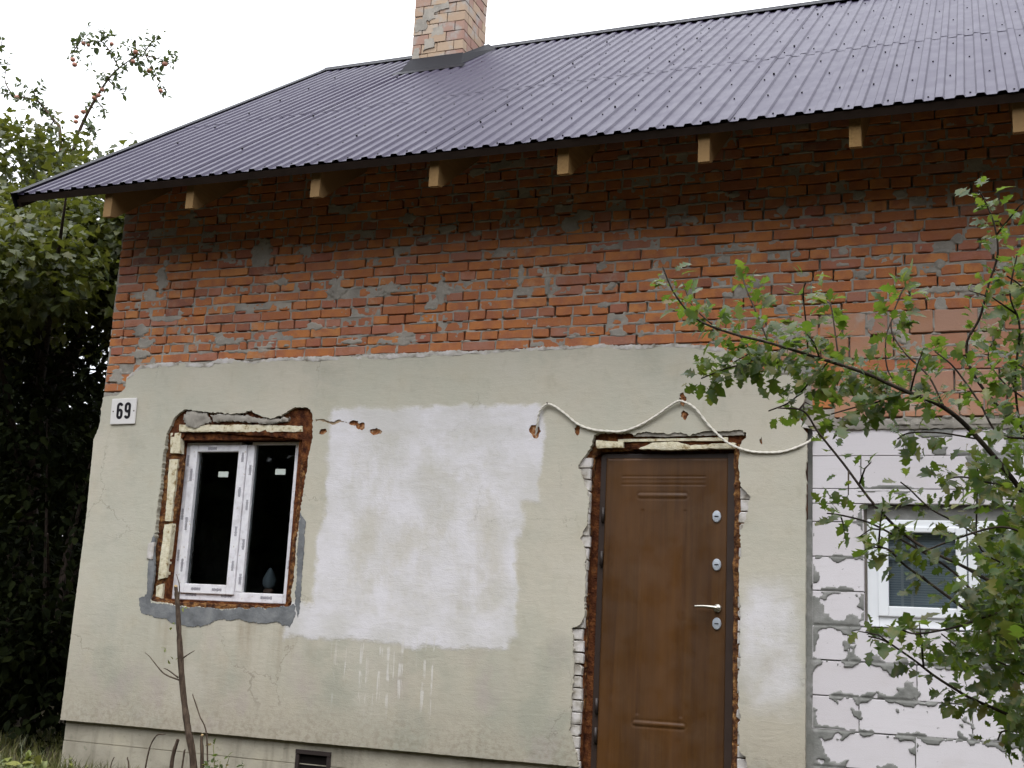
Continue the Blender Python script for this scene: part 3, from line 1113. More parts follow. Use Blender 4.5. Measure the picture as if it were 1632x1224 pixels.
def make_glue():
    res = .0075
    xs = np.arange(-1.055, XR, res)
    zs = np.arange(.2, 2.80, res)
    X, Z = np.meshgrid(xs, zs)
    dist = np.full(X.shape, 9.0)
    open_row = Z > 2.16                           # thin dark joints in the upper rows
    for x0, x1, z0, z1 in AB:
        dx = np.maximum(np.maximum(x0-X, X-x1), 0)
        dz = np.maximum(np.maximum(z0-Z, Z-z1), 0)
        ins = (dx == 0) & (dz == 0)
        din = np.minimum(np.minimum(X-x0, x1-X), np.minimum(Z-z0, z1-Z))
        dist = np.where(ins, np.minimum(dist, din), dist)
    dist = np.where(dist > 8, 0, dist)            # distance to the nearest joint
    lob = fbm(X*13, Z*15, 41, 3)
    big = fbm(X*4.3, Z*5.1, 57, 3)
    reach = np.clip((lob-.42)*.17 + (big-.46)*.13, 0, .075)
    s = reach - dist
    leftm = (X < -.965) & (Z < 2.16)
    s = np.where(leftm, np.maximum(s, .05*(lob-.2) - (X+1.005)*.8), s)
    up = np.clip((big-.60)*.6, 0, .06) - dist
    for (cx, cz, rx, rz) in ((-.40, 2.66, .045, .09), (.0, 2.40, .05, .13), (-.32, 2.70, .06, .03)):
        up = np.maximum(up, (1-np.sqrt(((X-cx)/rx)**2+((Z-cz)/rz)**2)+ (lob-.5)*1.2)*.03)
    s = np.where(open_row, up, s)
    # inside the window there is none
    win = (X > RX0-.012) & (X < RX1+.012) & (Z > RZ0-.004) & (Z < RZ1+.004)
    on = np.clip(s/.006, 0, 1)
    Y = YA + .012 + .004*fbm(X*30, Z*30, 3, 2) - on*(.0155+.004*lob)
    gap = (dist < .0035) & (on > .5)
    Y = np.where(gap, YA+.001, Y)
    Y = np.where(open_row & (on < .5), YA+.03, Y)
    Y = np.where(X < -1.005, np.maximum(Y, YA+.004), Y)
    keep = ~win
    n = len(xs)
    jj, ii = np.meshgrid(np.arange(len(zs)-1), np.arange(n-1), indexing='ij')
    q = jj*n+ii
    ok = keep[:-1, :-1] & keep[1:, 1:] & keep[:-1, 1:] & keep[1:, :-1]
    q = q[ok]
    Fc = np.stack([q, q+1, q+n+1, q+n], 1)
    used, inv = np.unique(Fc.ravel(), return_inverse=True)
    V = np.stack([X.ravel(), Y.ravel(), Z.ravel()], 1)[used]
    link('block_glue', mesh_fast('block_glue', V, inv.reshape(Fc.shape), True), M['glue'], house, None, 'stuff')
make_glue()
# crumbled bedding under the large blocks and the broken plaster corner
sheet('mortar_bed', [(-1.0, 2.735), (XR, 2.735), (XR, 2.80), (-.85, 2.80), (-.86, 2.83), (-1.0, 2.80)], .028, .07, M['mortar'], house, step=.02, grid=.03,
      jag=.008, amp=.010, freq=12, seed=77, domed=.008)
sheet('broken_plaster', poly([(1236, 602), (1279, 600), (1281, 640), (1274, 668), (1292, 684), (1268, 676), (1252, 668), (1246, 640)], .01), .012, .03,
      M['old_white'], house, step=.012, grid=.03, jag=.006, amp=.005, freq=14, seed=78, domed=.006)

# ---- plinth with its vent
PY = .035
PV = poly([(474, 1197), (527, 1202)], PY)
VX0, VX1, VZ1, VZ0 = PV[0][0], PV[1][0], .475, .30
b = Bag()
for z0, z1, y in ((-.2, .380, PY-.004), (.386, .536, PY)):
    for x0, x1 in ((XL-.005, VX0), (VX1, DX0)):
        b.box(x0, x1, y, .2, z0, z1)
b.box(VX0, VX1, PY, .2, VZ1, .536)
b.box(VX0, VX1, PY-.004, .2, -.2, VZ0)
b.box(DX1, -1.03, PY, .2, -.2, .536)
b.box(XL-.004, DX0, PY+.006, .19, .380, .386)
link('plinth', b.mesh('plinth'), M['plinth'], house)
vent = bx('vent_hole', 'void_shade', VX0+.001, VX1-.001, .0435, .0445, VZ0+.001, VZ1-.001)  # thin plate, the shade inside the opening is put into its colour
b = Bag()
b.box(VX0-.006, VX1+.006, PY-.016, PY+.06, VZ1-.022, VZ1+.006)
b.box(VX0-.006, VX0+.022, PY-.012, PY+.06, VZ0, VZ1-.024)
b.box(VX1-.022, VX1+.006, PY-.012, PY+.06, VZ0, VZ1-.024)
link('vent_frame', b.mesh('vent_frame'), M['dark_metal'], vent)

# ---- the small window
win = link('window', Bag().mesh('window'), None, house) if False else None
FY = .12
def window_small():
    c = poly([(300, 705), (483, 705), (462, 961), (270, 957)], FY)
    x0, x1, z0, z1 = -5.845, -4.792, 1.488, 2.705
    fr = Bag()
    def bar(bag, a, b_, c_, d_, y0=FY, y1=FY+.06, bev=.006):
        bag.box(a, b_, y0, y1, c_, d_, bev)
    w = .062
    xm = -5.29                                   # mullion centre
    bar(fr, x0, x0+w, z0, z1)
    bar(fr, x1-w, x1, z0, z1)
    bar(fr, x0+w, x1-w, z0, z0+w+.01)
    bar(fr, x0+w, xm-.045, z1-.035, z1)
    bar(fr, xm+.05, x1-w, z1-.02, z1)
    f = link('window', fr.mesh('window'), M['film_frame'], house, 'small white window with printed film still on its frame')
    s = Bag()
    a0, a1, b0, b1 = x0+w-.018, xm+.012, z0+w-.012, z1-.022
    q = .072
    bar(s, a0, a0+q, b0, b1, FY-.014, FY+.05)
    bar(s, a1-q, a1, b0, b1, FY-.014, FY+.05)
    bar(s, a0+q, a1-q, b0, b0+q, FY-.014, FY+.05)
    bar(s, a0+q, a1-q, b1-q+.02, b1, FY-.014, FY+.05)
    link('sash', s.mesh('sash'), M['film_frame'], f)
    s = Bag()
    bar(s, a1+.002, xm+.075, z0+w+.01, z1-.02, FY-.002, FY+.055)
    link('mullion', s.mesh('mullion'), M['film_frame'], f)
    g = Bag()
    g.box(a0+q-.005, a1-q+.005, FY+.02, FY+.026, b0+q-.005, b1-q+.025)
    link('pane', g.mesh('pane'), M['glass'], f)
    g = Bag()
    g.box(xm+.07, x1-w+.004, FY+.025, FY+.031, z0+w+.005, z1-.018)
    link('pane', g.mesh('pane'), M['glass'], f)
    for px, py, yy in ((356, 756, FY+.018), (447, 752, FY+.023)):
        xx, zz = XZ(px, py, yy)
        st = Bag()
        st.box(xx-.045, xx+.045, yy-.0012, yy, zz-.022, zz+.022)
        link('sticker', st.mesh('sticker'), M['sticker'], f)
    # faint rows of film print: short dark strokes
    ink = Bag()
    r = np.random.default_rng(3)
    def strokes(xa, za, vert, y, n):
        for k in range(n):
            h = r.uniform(.007, .013)
            if vert:
                ink.box(xa-h, xa+h, y-.0008, y+.002, za+k*.0062, za+k*.0062+.0032)
            else:
                ink.box(xa+k*.0062, xa+k*.0062+.0034, y-.0008, y+.002, za-h, za+h)
    for z in (2.52, 2.10, 1.78):
        strokes(x0+.025, z, True, FY, 14)
    for z in (2.40, 2.02, 1.70):
        strokes(a0+.035, z, True, FY-.014, 16)
    for z in (2.55, 2.28, 1.98, 1.72):
        strokes(a1-.030, z, True, FY-.014, 12)
        strokes(a1+.040, z-.1, True, FY-.002, 13)
    for x in (x0+.13, x0+.45, x0+.80):
        strokes(x, z0+.040, False, FY, 16)
    for x in (a0+.14, a0+.33):
        strokes(x, b0+.034, False, FY-.014, 14)
    strokes(a0+.17, b1-.028, False, FY-.014, 13)
    for z in (2.2, 1.75):
        strokes(x1-.03, z, True, FY, 10)
    link('film_print', ink.mesh('film_print'), M['print_ink'], f, None, 'stuff')
    return f
window_small()
# reveal, foam and cream strips round it
def rough(name, pts, Y, depth, mat, amp=.008, jag=.008, seed=1, domed=.012, grid=.03, step=.016, freq=14, parent=house, label=None):
    return sheet(name, poly(pts, Y), Y, depth, M[mat], parent, step=step, grid=grid, jag=jag, amp=amp, freq=freq, seed=seed, domed=domed, label=label)

rough('rubble', [(272, 662), (300, 648), (400, 650), (472, 644), (500, 655), (502, 740), (482, 745), (482, 700), (300, 686), (288, 700), (262, 700)], .034, .02, 'rust_clay', .012, seed=21)
rough('rubble', [(290, 668), (300, 655), (330, 656), (335, 672), (312, 682), (296, 680)], .012, .03, 'mortar', .016, .014, seed=22, step=.01, grid=.018, freq=22)
rough('rubble', [(335, 660), (378, 659), (414, 666), (440, 668), (462, 664), (460, 672), (420, 676), (380, 672), (340, 672)], .010, .03, 'mortar', .016, .014, seed=23, step=.01, grid=.018, freq=22)
rough('foam_filling', [(266, 700), (285, 690), (292, 740), (280, 820), (268, 900), (262, 968), (238, 958), (240, 900), (252, 800)], .052, .03, 'foam', .014, seed=24, domed=.02)
rough('foam_filling', [(238, 945), (268, 958), (350, 962), (455, 967), (472, 962), (470, 974), (350, 971), (240, 966)], .016, .10, 'foam', .008, seed=25, domed=.016)
rough('foam_filling', [(482, 706), (496, 700), (494, 740), (482, 800), (470, 900), (466, 962), (458, 962), (464, 890), (476, 790)], .055, .06, 'foam', .010, seed=26, domed=.016)
rough('foam_strip', [(286, 677), (330, 677), (400, 677), (482, 679), (482, 688), (400, 688), (286, 688)], .020, .05, 'cream_foam', .004, .005, seed=27, domed=.004)
rough('foam_strip', [(272, 690), (288, 690), (287, 722), (271, 722)], .022, .05, 'cream_foam', .004, .003, seed=28, domed=.004)
rough('foam_strip', [(270, 732), (284, 732), (272, 830), (263, 830)], .022, .05, 'cream_foam', .004, .004, seed=29, domed=.004)
rough('foam_strip', [(262, 836), (274, 834), (264, 920), (251, 924)], .022, .05, 'cream_foam', .004, .004, seed=30, domed=.004)
rough('foam_strip', [(249, 934), (260, 930), (257, 957), (248, 957)], .022, .05, 'cream_foam', .004, .004, seed=31, domed=.004)
b = Bag()
b.box(WX0-.02, WX0+.06, .05, .20, WZ0, WZ1)
b.box(WX0+.06, WX1, .05, .20, WZ1-.065, WZ1+.03)
b.box(WX1-.06, WX1+.03, .06, .20, WZ0, WZ1-.07)
b.box(WX0+.06, WX1-.06, .06, .20, WZ0-.03, WZ0+.035)
link('window_reveal', b.mesh('window_reveal'), M['rust_clay'], house)
rough('cement_patch', [(222, 955), (238, 945), (240, 962), (350, 971), (462, 967), (468, 962), (470, 978), (462, 998), (440, 990), (420, 994), (385, 988),
                       (350, 986), (325, 998), (300, 1000), (275, 992), (258, 986), (240, 982), (225, 977)], -.0025, .02, 'cement', .003, .012, seed=32, domed=.0012, grid=.03, freq=6, step=.01)
rough('cement_patch', [(470, 962), (474, 880), (478, 815), (486, 830), (483, 900), (478, 968), (474, 985)], -.002, .02, 'cement', .003, .010, seed=33, domed=.001, grid=.03, step=.01)
rough('cement_patch', [(240, 865), (246, 850), (246, 915), (240, 955), (233, 948), (236, 900)], -.004, .02, 'cement', .003, .006, seed=34, domed=.002, grid=.03)
rough('cement_patch', [(236, 866), (246, 864), (243, 892), (233, 890)], -.010, .02, 'old_white', .003, .004, seed=35, domed=.004, grid=.02)
# a pale ornament on the sill inside
oz = XZ(428, 945, .27)
t_ = thing('ornament', 'pale pointed figurine standing inside behind the lower corner of the dark pane', 'figurine', (oz[0], .27, oz[1]-.01))
def lathe(prof, cx, cy, n=14):
    V, P = [], []
    for r_, z in prof:
        V += [(cx+r_*math.cos(2*math.pi*k/n), cy+r_*math.sin(2*math.pi*k/n), z) for k in range(n)]
    for i in range(len(prof)-1):
        for k in range(n):
            P.append((i*n+k, i*n+(k+1) % n, (i+1)*n+(k+1) % n, (i+1)*n+k))
    P.append(tuple(range(n))[::-1])
    P.append(tuple((len(prof)-1)*n+k for k in range(n)))
    return V, P
b0_ = Bag()
b0_.add(*lathe([(.030, oz[1]+.03), (.05, oz[1]+.06), (.052, oz[1]+.10), (.035, oz[1]+.14), (.022, oz[1]+.165), (.004, oz[1]+.19)], oz[0], .27))
link('body', b0_.mesh('body', True), M['ornament'], t_)
b0_ = Bag()
b0_.add(*lathe([(.042, oz[1]-.01), (.040, oz[1]+.02), (.028, oz[1]+.032)], oz[0], .27))
link('foot', b0_.mesh('foot', True), M['ornament_foot'], t_)
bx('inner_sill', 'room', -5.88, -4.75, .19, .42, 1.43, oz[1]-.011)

# ---- door
def make_door():
    fy = .065
    x0, x1, zt, zb = -2.405, -1.502, 2.592, .50
    fr = Bag()
    lx0, lx1 = -2.375, -1.538
    lz1 = 2.562
    fr.box(x0-.012, lx0+.006, fy+.018, fy+.10, zb, zt, .004)
    fr.box(lx1-.004, x1+.012, fy-.006, fy+.10, zb, zt, .004)
    fr.box(lx0+.006, lx1-.004, fy+.008, fy+.10, lz1-.004, zt, .004)
    fr.box(x0, x1, fy-.01, fy+.12, zb-.06, zb-.002, .004)
    d = link('door', fr.mesh('door'), M['door_frame'], house, 'brown wood grain steel door with three locks in a dark frame')
    # leaf as a gently embossed skin
    nx, nz = 150, 300
    xs, zs = np.linspace(lx0, lx1, nx), np.linspace(zb, lz1, nz)
    X, Z = np.meshgrid(xs, zs)
    h = np.zeros(X.shape)
    def groove(dst, w, dep):
        return -dep*np.exp(-(dst/w)**2)
    def bar(xa, xb, zc, hw):
        dx = np.maximum(np.maximum(xa-X, X-xb), 0)
        return np.sqrt(dx**2 + (Z-zc)**2)
    cx = (lx0+lx1)/2
    for zc in (1.0+.0,):
        pass
    zt_b = XZ(1050, 790, fy)[1]
    zl_b = XZ(1050, 1155, fy)[1]
    xa, xb = XZ(1020, 790, fy)[0], XZ(1092, 790, fy)[0]
    dd = bar(xa, xb, zt_b, 0)
    h += .0042*np.exp(-(dd/.012)**2) + groove(np.abs(dd-.02), .0045, .0025)
    xa2, xb2 = XZ(1012, 1155, fy)[0], XZ(1088, 1155, fy)[0]
    dd = bar(xa2, xb2, zl_b, 0)
    h += .0042*np.exp(-(dd/.012)**2) + groove(np.abs(dd-.02), .006, .003)
    for i, py in enumerate((759, 765, 772)):
        zc = XZ(1040, py, fy)[1]
        dd = bar(XZ(992, 760, fy)[0], XZ(1124, 760, fy)[0], zc, 0)
        h += groove(dd, .0028, .0035)
    zc0 = XZ(1050, 800, fy)[1]
    for xg in (XZ(1022, 900, fy)[0], XZ(1090, 900, fy)[0]):
        m = (Z > zl_b+.05) & (Z < zc0-.05)
        h += np.where(m, groove(X-xg, .010, .0035), 0)
    ed = np.minimum(np.minimum(X-lx0, lx1-X), lz1-Z)
    h -= .010*np.exp(-(ed/.005)**2)
    Y = fy - h
    V = np.stack([X.ravel(), Y.ravel(), Z.ravel()], 1)
    jj, ii = np.meshgrid(np.arange(nz-1), np.arange(nx-1), indexing='ij')
    q = (jj*nx+ii).ravel()
    Fc = np.stack([q, q+1, q+nx+1, q+nx], 1)
    # back and rim, so the leaf is a solid slab
    nb = len(V)
    rim = [k for k in range(nx)] + [k*nx+nx-1 for k in range(1, nz)] + [(nz-1)*nx+k for k in range(nx-2, -1, -1)] + [k*nx for k in range(nz-2, 0, -1)]
    Vb = V[rim].copy()
    Vb[:, 1] = fy+.05
    V = np.concatenate([V, Vb])
    n = len(rim)
    Fr = np.array([(rim[(i+1) % n], rim[i], nb+i, nb+(i+1) % n) for i in range(n)])
    me = mesh_fast('door_leaf', V, np.concatenate([Fc, Fr]), True)
    lf = link('door_leaf', me, M['door_wood'], d)
    for py in (823, 900, 994):
        x, z = XZ(1142, py, fy-.01)
        b = Bag()
        n = 20
        Vv, Pp = [], []
        for (rx, rz, y) in ((.029, .039, fy-.001), (.029, .039, fy-.006), (.025, .035, fy-.011), (.012, .016, fy-.0125)):
            Vv += [(x+rx*math.cos(2*math.pi*k/n), y, z+rz*math.sin(2*math.pi*k/n)) for k in range(n)]
        for i in range(3):
            for k in range(n):
                Pp.append((i*n+k, i*n+(k+1) % n, (i+1)*n+(k+1) % n, (i+1)*n+k))
        Pp.append(tuple(3*n+k for k in range(n)))
        b.add(Vv, Pp)
        lk = link('lock', b.mesh('lock', False), M['chrome'], d)
        b = Bag()
        b.box(x-.013, x+.013, fy-.0145, fy-.0126, z-.0035, z+.0035)
        link('keyhole', b.mesh('keyhole'), M['keyhole'], d)
    b = Bag()
    p0 = at(1141, 969, fy-.05)
    x, z = p0[0], p0[2]
    b.tube([(x, fy-.002, z), (x, fy-.05, z)], .012, 10)
    b.add(*[(v, p) for v, p in [((lambda: None), None)]][0]) if False else None
    pts = spline([(x+.008, fy-.05, z), (x-.03, fy-.053, z+.005), (x-.08, fy-.05, z+.008), (x-.14, fy-.045, z+.006)], 6)
    b.tube(pts, [.0125-.005*i/(len(pts)-1) for i in range(len(pts))], 8)
    n = 18
    Vv = [(x+.026*math.cos(2*math.pi*k/n), y, z+.026*math.sin(2*math.pi*k/n)) for y in (fy-.001, fy-.008) for k in range(n)]
    b.add(Vv, [(k, (k+1) % n, n+(k+1) % n, n+k) for k in range(n)] + [tuple(n+k for k in range(n))])
    link('handle', b.mesh('handle', True), M['satin_metal'], d)
    for py in (890, 1125, 1172, 820):
        x, z = XZ(947, py, fy)
        b = Bag()
        b.tube([(lx0-.012, fy+.006, z-.05), (lx0-.012, fy+.006, z+.05)], .011, 8)
        link('hinge', b.mesh('hinge', True), M['dark_metal'], d)
make_door()
b = Bag()
b.box(DX0-.02, -2.405, .10, .30, .35, DZ1+.03)
b.box(-1.49, DX1+.02, .10, .30, .35, DZ1+.03)
b.box(-2.405, -1.49, .11, .30, DZ1-.03, DZ1+.03)
b.box(-2.40, -1.50, .19, .30, .35, DZ1-.03)
link('door_reveal', b.mesh('door_reveal'), M['rust_clay'], house)
rough('foam_filling', [(944, 704), (962, 692), (968, 700), (1010, 718), (960, 720), (948, 728), (943, 780), (939, 860), (937, 940), (936, 1010), (932, 1100), (928, 1170),
                       (922, 1240), (916, 1240), (920, 1170), (926, 1080), (928, 1000), (930, 900), (936, 800)], .060, .06, 'foam', .016, .006, seed=41, domed=.022, grid=.022)
rough('foam_filling', [(1168, 704), (1182, 702), (1184, 780), (1198, 794), (1196, 808), (1184, 850), (1184, 900), (1182, 1000), (1182, 1100), (1182, 1200), (1192, 1230), (1166, 1230),
                       (1168, 1100), (1169, 900), (1170, 760)], .046, .06, 'foam', .016, .005, seed=42, domed=.02, grid=.022)
rough('rubble', [(946, 690), (1050, 686), (1188, 682), (1192, 700), (1180, 706), (1060, 716), (960, 716)], .040, .03, 'rust_clay', .012, seed=43)
rough('rubble', [(1010, 690), (1050, 690), (1100, 691), (1140, 687), (1188, 686), (1186, 693), (1120, 694), (1060, 696), (1010, 695)], .012, .03, 'mortar', .008, .005, seed=44)
rough('foam_strip', [(985, 700), (1160, 697), (1160, 702), (1060, 703), (985, 704)], .018, .05, 'cream_foam', .003, .002, seed=45, domed=.004)
rough('foam_strip', [(950, 702), (994, 704), (993, 713), (950, 714)], .010, .05, 'cream_foam', .005, .004, seed=46, domed=.008)
rough('foam_strip', [(1018, 715), (1040, 705), (1080, 704), (1100, 710), (1130, 707), (1172, 706), (1171, 714), (1060, 717)], .016, .05, 'cream_foam', .005, .004, seed=47, domed=.008)
# whitewashed brick ends exposed beside the door frame
zz_ = .50
k = 0
while zz_ < 2.55:
    xl = -2.56 + random.uniform(-.012, .012)
    zk = np.array([.5, .78, 1.45, 1.9, 2.6])
    xk = np.array([at(922, 1250, .02)[0], at(925, 1180, .02)[0], at(930, 1000, .02)[0], at(938, 900, .02)[0], at(943, 720, .02)[0]])
    xr = float(np.interp(zz_, zk, xk)) + random.uniform(-.006, .006)
    V, P = brick_mesh('painted_brick', xr-xl, .070, rb, depth=.03, chips=1.5)
    me = mesh_np('painted_brick', [(x+(xl+xr)/2, y+.016+random.uniform(-.003, .003), z+zz_+.035) for x, y, z in V], P)
    link('painted_brick', me, M['old_white'], house)
    zz_ += .0765
    k += 1
zz_ = .45
while zz_ < 2.5:
    xl, xr = -1.452+random.uniform(-.01, .004), -1.36
    V, P = brick_mesh('painted_brick', xr-xl, .070, rb, depth=.03, chips=1.5)
    me = mesh_np('painted_brick', [(x+(xl+xr)/2, y+.022, z+zz_+.035) for x, y, z in V], P)
    link('painted_brick', me, M['old_white'], house)
    zz_ += .0765

# ---- the window in the blocks
def window_wide():
    y = .075
    fr = Bag()
    w = .07
    x0, x1, z0, z1 = RX0+.003, RX1-.003, RZ0+.004, 2.172
    fr.box(x0, x0+w, y, y+.07, z0, z1, .006)
    fr.box(x1-w, x1, y, y+.07, z0, z1, .006)
    fr.box(x0+w, x1-w, y, y+.07, z0, z0+w, .006)
    fr.box(x0+w, x1-w, y, y+.07, z1-w*.7, z1, .006)
    f = link('window', fr.mesh('window'), M['white_plastic'], house, 'white window with thin glazing bars half hidden by the bush')
    bx('head_board', 'glue', x0, x1, y+.01, y+.06, z1+.002, RZ1-.004, parent=house)
    div = [x0+w, -.085, .50, x1-w]
    for i in range(3):
        a0, a1 = div[i]+(.004 if i else -.006), div[i+1]-(.004 if i < 2 else -.006)
        b0, b1 = z0+w-.006, z1-w*.7+.006
        q = .062
        s = Bag()
        s.box(a0, a0+q, y-.014, y+.05, b0, b1, .006)
        s.box(a1-q, a1, y-.014, y+.05, b0, b1, .006)
        s.box(a0+q, a1-q, y-.014, y+.05, b0, b0+q, .006)
        s.box(a0+q, a1-q, y-.014, y+.05, b1-q*.55, b1, .006)
        link('sash', s.mesh('sash'), M['white_plastic'], f)
        g = Bag()
        g.box(a0+q-.004, a1-q+.004, y+.02, y+.026, b0+q-.004, b1-q*.55+.004)
        link('pane', g.mesh('pane'), M['glass'], f)
        m = Bag()
        gx0, gx1, gz0, gz1 = a0+q, a1-q, b0+q, b1-q*.55
        for fx in (.20, .345):
            xx = gx0+(gx1-gx0)*fx
            m.box(xx-.0075, xx+.0075, y+.029, y+.034, gz0, gz1)
        for fz in (.66, .80):
            zz = gz0+(gz1-gz0)*fz
            m.box(gx0, gx1, y+.0345, y+.0385, zz-.0075, zz+.0075)
        link('glazing_bar', m.mesh('glazing_bar'), M['white_plastic'], f)
    bx('blind', 'blind', x0+w, x1-w, y+.075, y+.085, z0+w, z1-w*.5, parent=f)
window_wide()

# ---- house number
c0 = at(197, 656, -.006)
plate = thing('number_plate', 'white enamel house number plate reading 69 at the wall corner', 'sign', (c0[0], -.004, c0[2]))
b = Bag()
b.box(-.122, .122, -.012, .0, -.105, .105, .006)
me = b.mesh('plate')
o = link('plate', me, M['enamel_white'], None)
def stick(o, parent, M4):
    o.parent = parent
    o.matrix_world = M4
PM = Matrix.Translation((c0[0]+.004, -.004, c0[2]+.002)) @ Matrix.Rotation(R(-.6), 4, 'Y') @ Matrix.Rotation(R(1.0), 4, 'X')
o.parent = plate
o.matrix_parent_inverse = Matrix.Translation((c0[0], -.004, c0[2])).inverted()
o.matrix_basis = PM
def digit_six():
    """Heavy condensed 6 as a flat slab, centred, 58 x 132 mm."""
    W_, H_, T = .060, .134, .0225
    def arc(cx, cz, rx, rz, a0, a1, n=12):
        return [(cx+rx*math.cos(R(a0+(a1-a0)*k/n)), cz+rz*math.sin(R(a0+(a1-a0)*k/n))) for k in range(n+1)]
    hw, r = W_/2-T/2, W_/2-T/2
    top, bot = H_/2-T/2, -H_/2+T/2
    path = arc(0, top-r, r, r, 8, 180) + arc(0, bot+r, r, r, 180, 360) + arc(0, bot+2.35*r, r, r*.95, 0, 180)
    return path, T
path, T_ = digit_six()
for rot, dx in ((1, -.034), (-1, .042)):
    b = Bag()
    V, P = [], []
    n = len(path)
    for k, (x, z) in enumerate(path):
        a, c = path[max(k-1, 0)], path[min(k+1, n-1)]
        tx, tz = c[0]-a[0], c[1]-a[1]
        l = math.hypot(tx, tz)+1e-9
        nx, nz = -tz/l*T_/2, tx/l*T_/2
        for sx in (1, -1):
            for y in (-.0136, -.0118):
                V.append((rot*(x+sx*nx)+dx, y - (.00001*k), rot*(z+sx*nz)+.004))
    for k in range(n-1):
        q, w = 4*k, 4*k+4
        P += [(q, w, w+2, q+2), (q+1, q+3, w+3, w+1), (q, q+1, w+1, w), (q+2, w+2, w+3, q+3)]
    P += [(0, 2, 3, 1), (4*n-4, 4*n-3, 4*n-1, 4*n-2)]
    b.add(V, P)
    g = link('digit', b.mesh('digit'), M['enamel_black'], None)
    g.parent = plate
    g.matrix_parent_inverse = Matrix.Translation((c0[0], -.004, c0[2])).inverted()
    g.matrix_basis = PM
for dx in (-.098, .104):
    b = Bag()
    b.tube([(dx, -.0135, 0), (dx, -.011, 0)], .006, 8)
    g = link('screw', b.mesh('screw'), M['nail'], None)
    g.parent = plate
    g.matrix_parent_inverse = Matrix.Translation((c0[0], -.004, c0[2])).inverted()
    g.matrix_basis = PM

# ---- cable hanging along the wall
cp = [(854, 694, .02), (856, 672, -.014), (862, 655, -.016), (872, 645, -.018), (882, 647, -.016), (900, 660, -.014), (920, 676, -.012), (945, 684, -.012),
      (968, 688, -.012), (992, 687, -.012), (1020, 678, -.014), (1045, 664, -.016), (1066, 648, -.018), (1080, 640, -.022), (1092, 641, -.020), (1108, 652, -.016),
      (1130, 678, -.014), (1152, 700, -.018), (1172, 712, -.018), (1196, 719, -.012), (1222, 722, -.010), (1250, 719, -.008), (1278, 710, -.006), (1296, 698, .028), (1303, 690, .034)]
core = spline([at(a+random.uniform(-1.2, 1.2), b_+random.uniform(-1.0, 1.0), c_) for a, b_, c_ in cp], 9)
b = Bag()
Np = len(core)
for s in range(2):                         # two twisted strands
    pts = []
    for i, p in enumerate(core):
        an = i*.9+s*math.pi
        pts.append(p+np.array([math.cos(an)*.0035, math.sin(an)*.0025, math.sin(an)*.0035]))
    b.tube(pts, .0062, 6)
me = b.mesh('cable', True)
o = link('cable', me, M['cable'], None, 'thin white twisted cable sagging along the plaster over the door')
o['category'] = 'cable'
for px, py in ((874, 644), (1085, 637)):
    p = at(px, py, 0)
    b = Bag()
    b.tube([(p[0], .02, p[2]), (p[0], -.035, p[2]+.004)], .004, 6)
    link('nail', b.mesh('nail'), M['nail'], house)

# ---- roof
RU = np.array([0, math.cos(PIT), math.sin(PIT)])      # up the slope
RN = np.array([0, -math.sin(PIT), math.cos(PIT)])     # out of the roof
RP0 = np.array([0, -EO, ZE])
SHW = 1.035
PER = SHW/9
SLOPE = (RIDY+EO)/math.cos(PIT)
VX_L, VX_R = -7.08, XR+.55
def prof(x0, x1):
    pts = []
    base = -1.405
    k0 = int(math.floor((x0-base)/PER))-1
    k1 = int(math.ceil((x1-base)/PER))+1
    for k in range(k0, k1):
        a = base+k*PER
        for u, h in ((.0, 0), (.056, 0), (.066, .015), (.105, .015)):
            if x0 <= a+u <= x1:
                pts.append((a+u, h))
    return pts

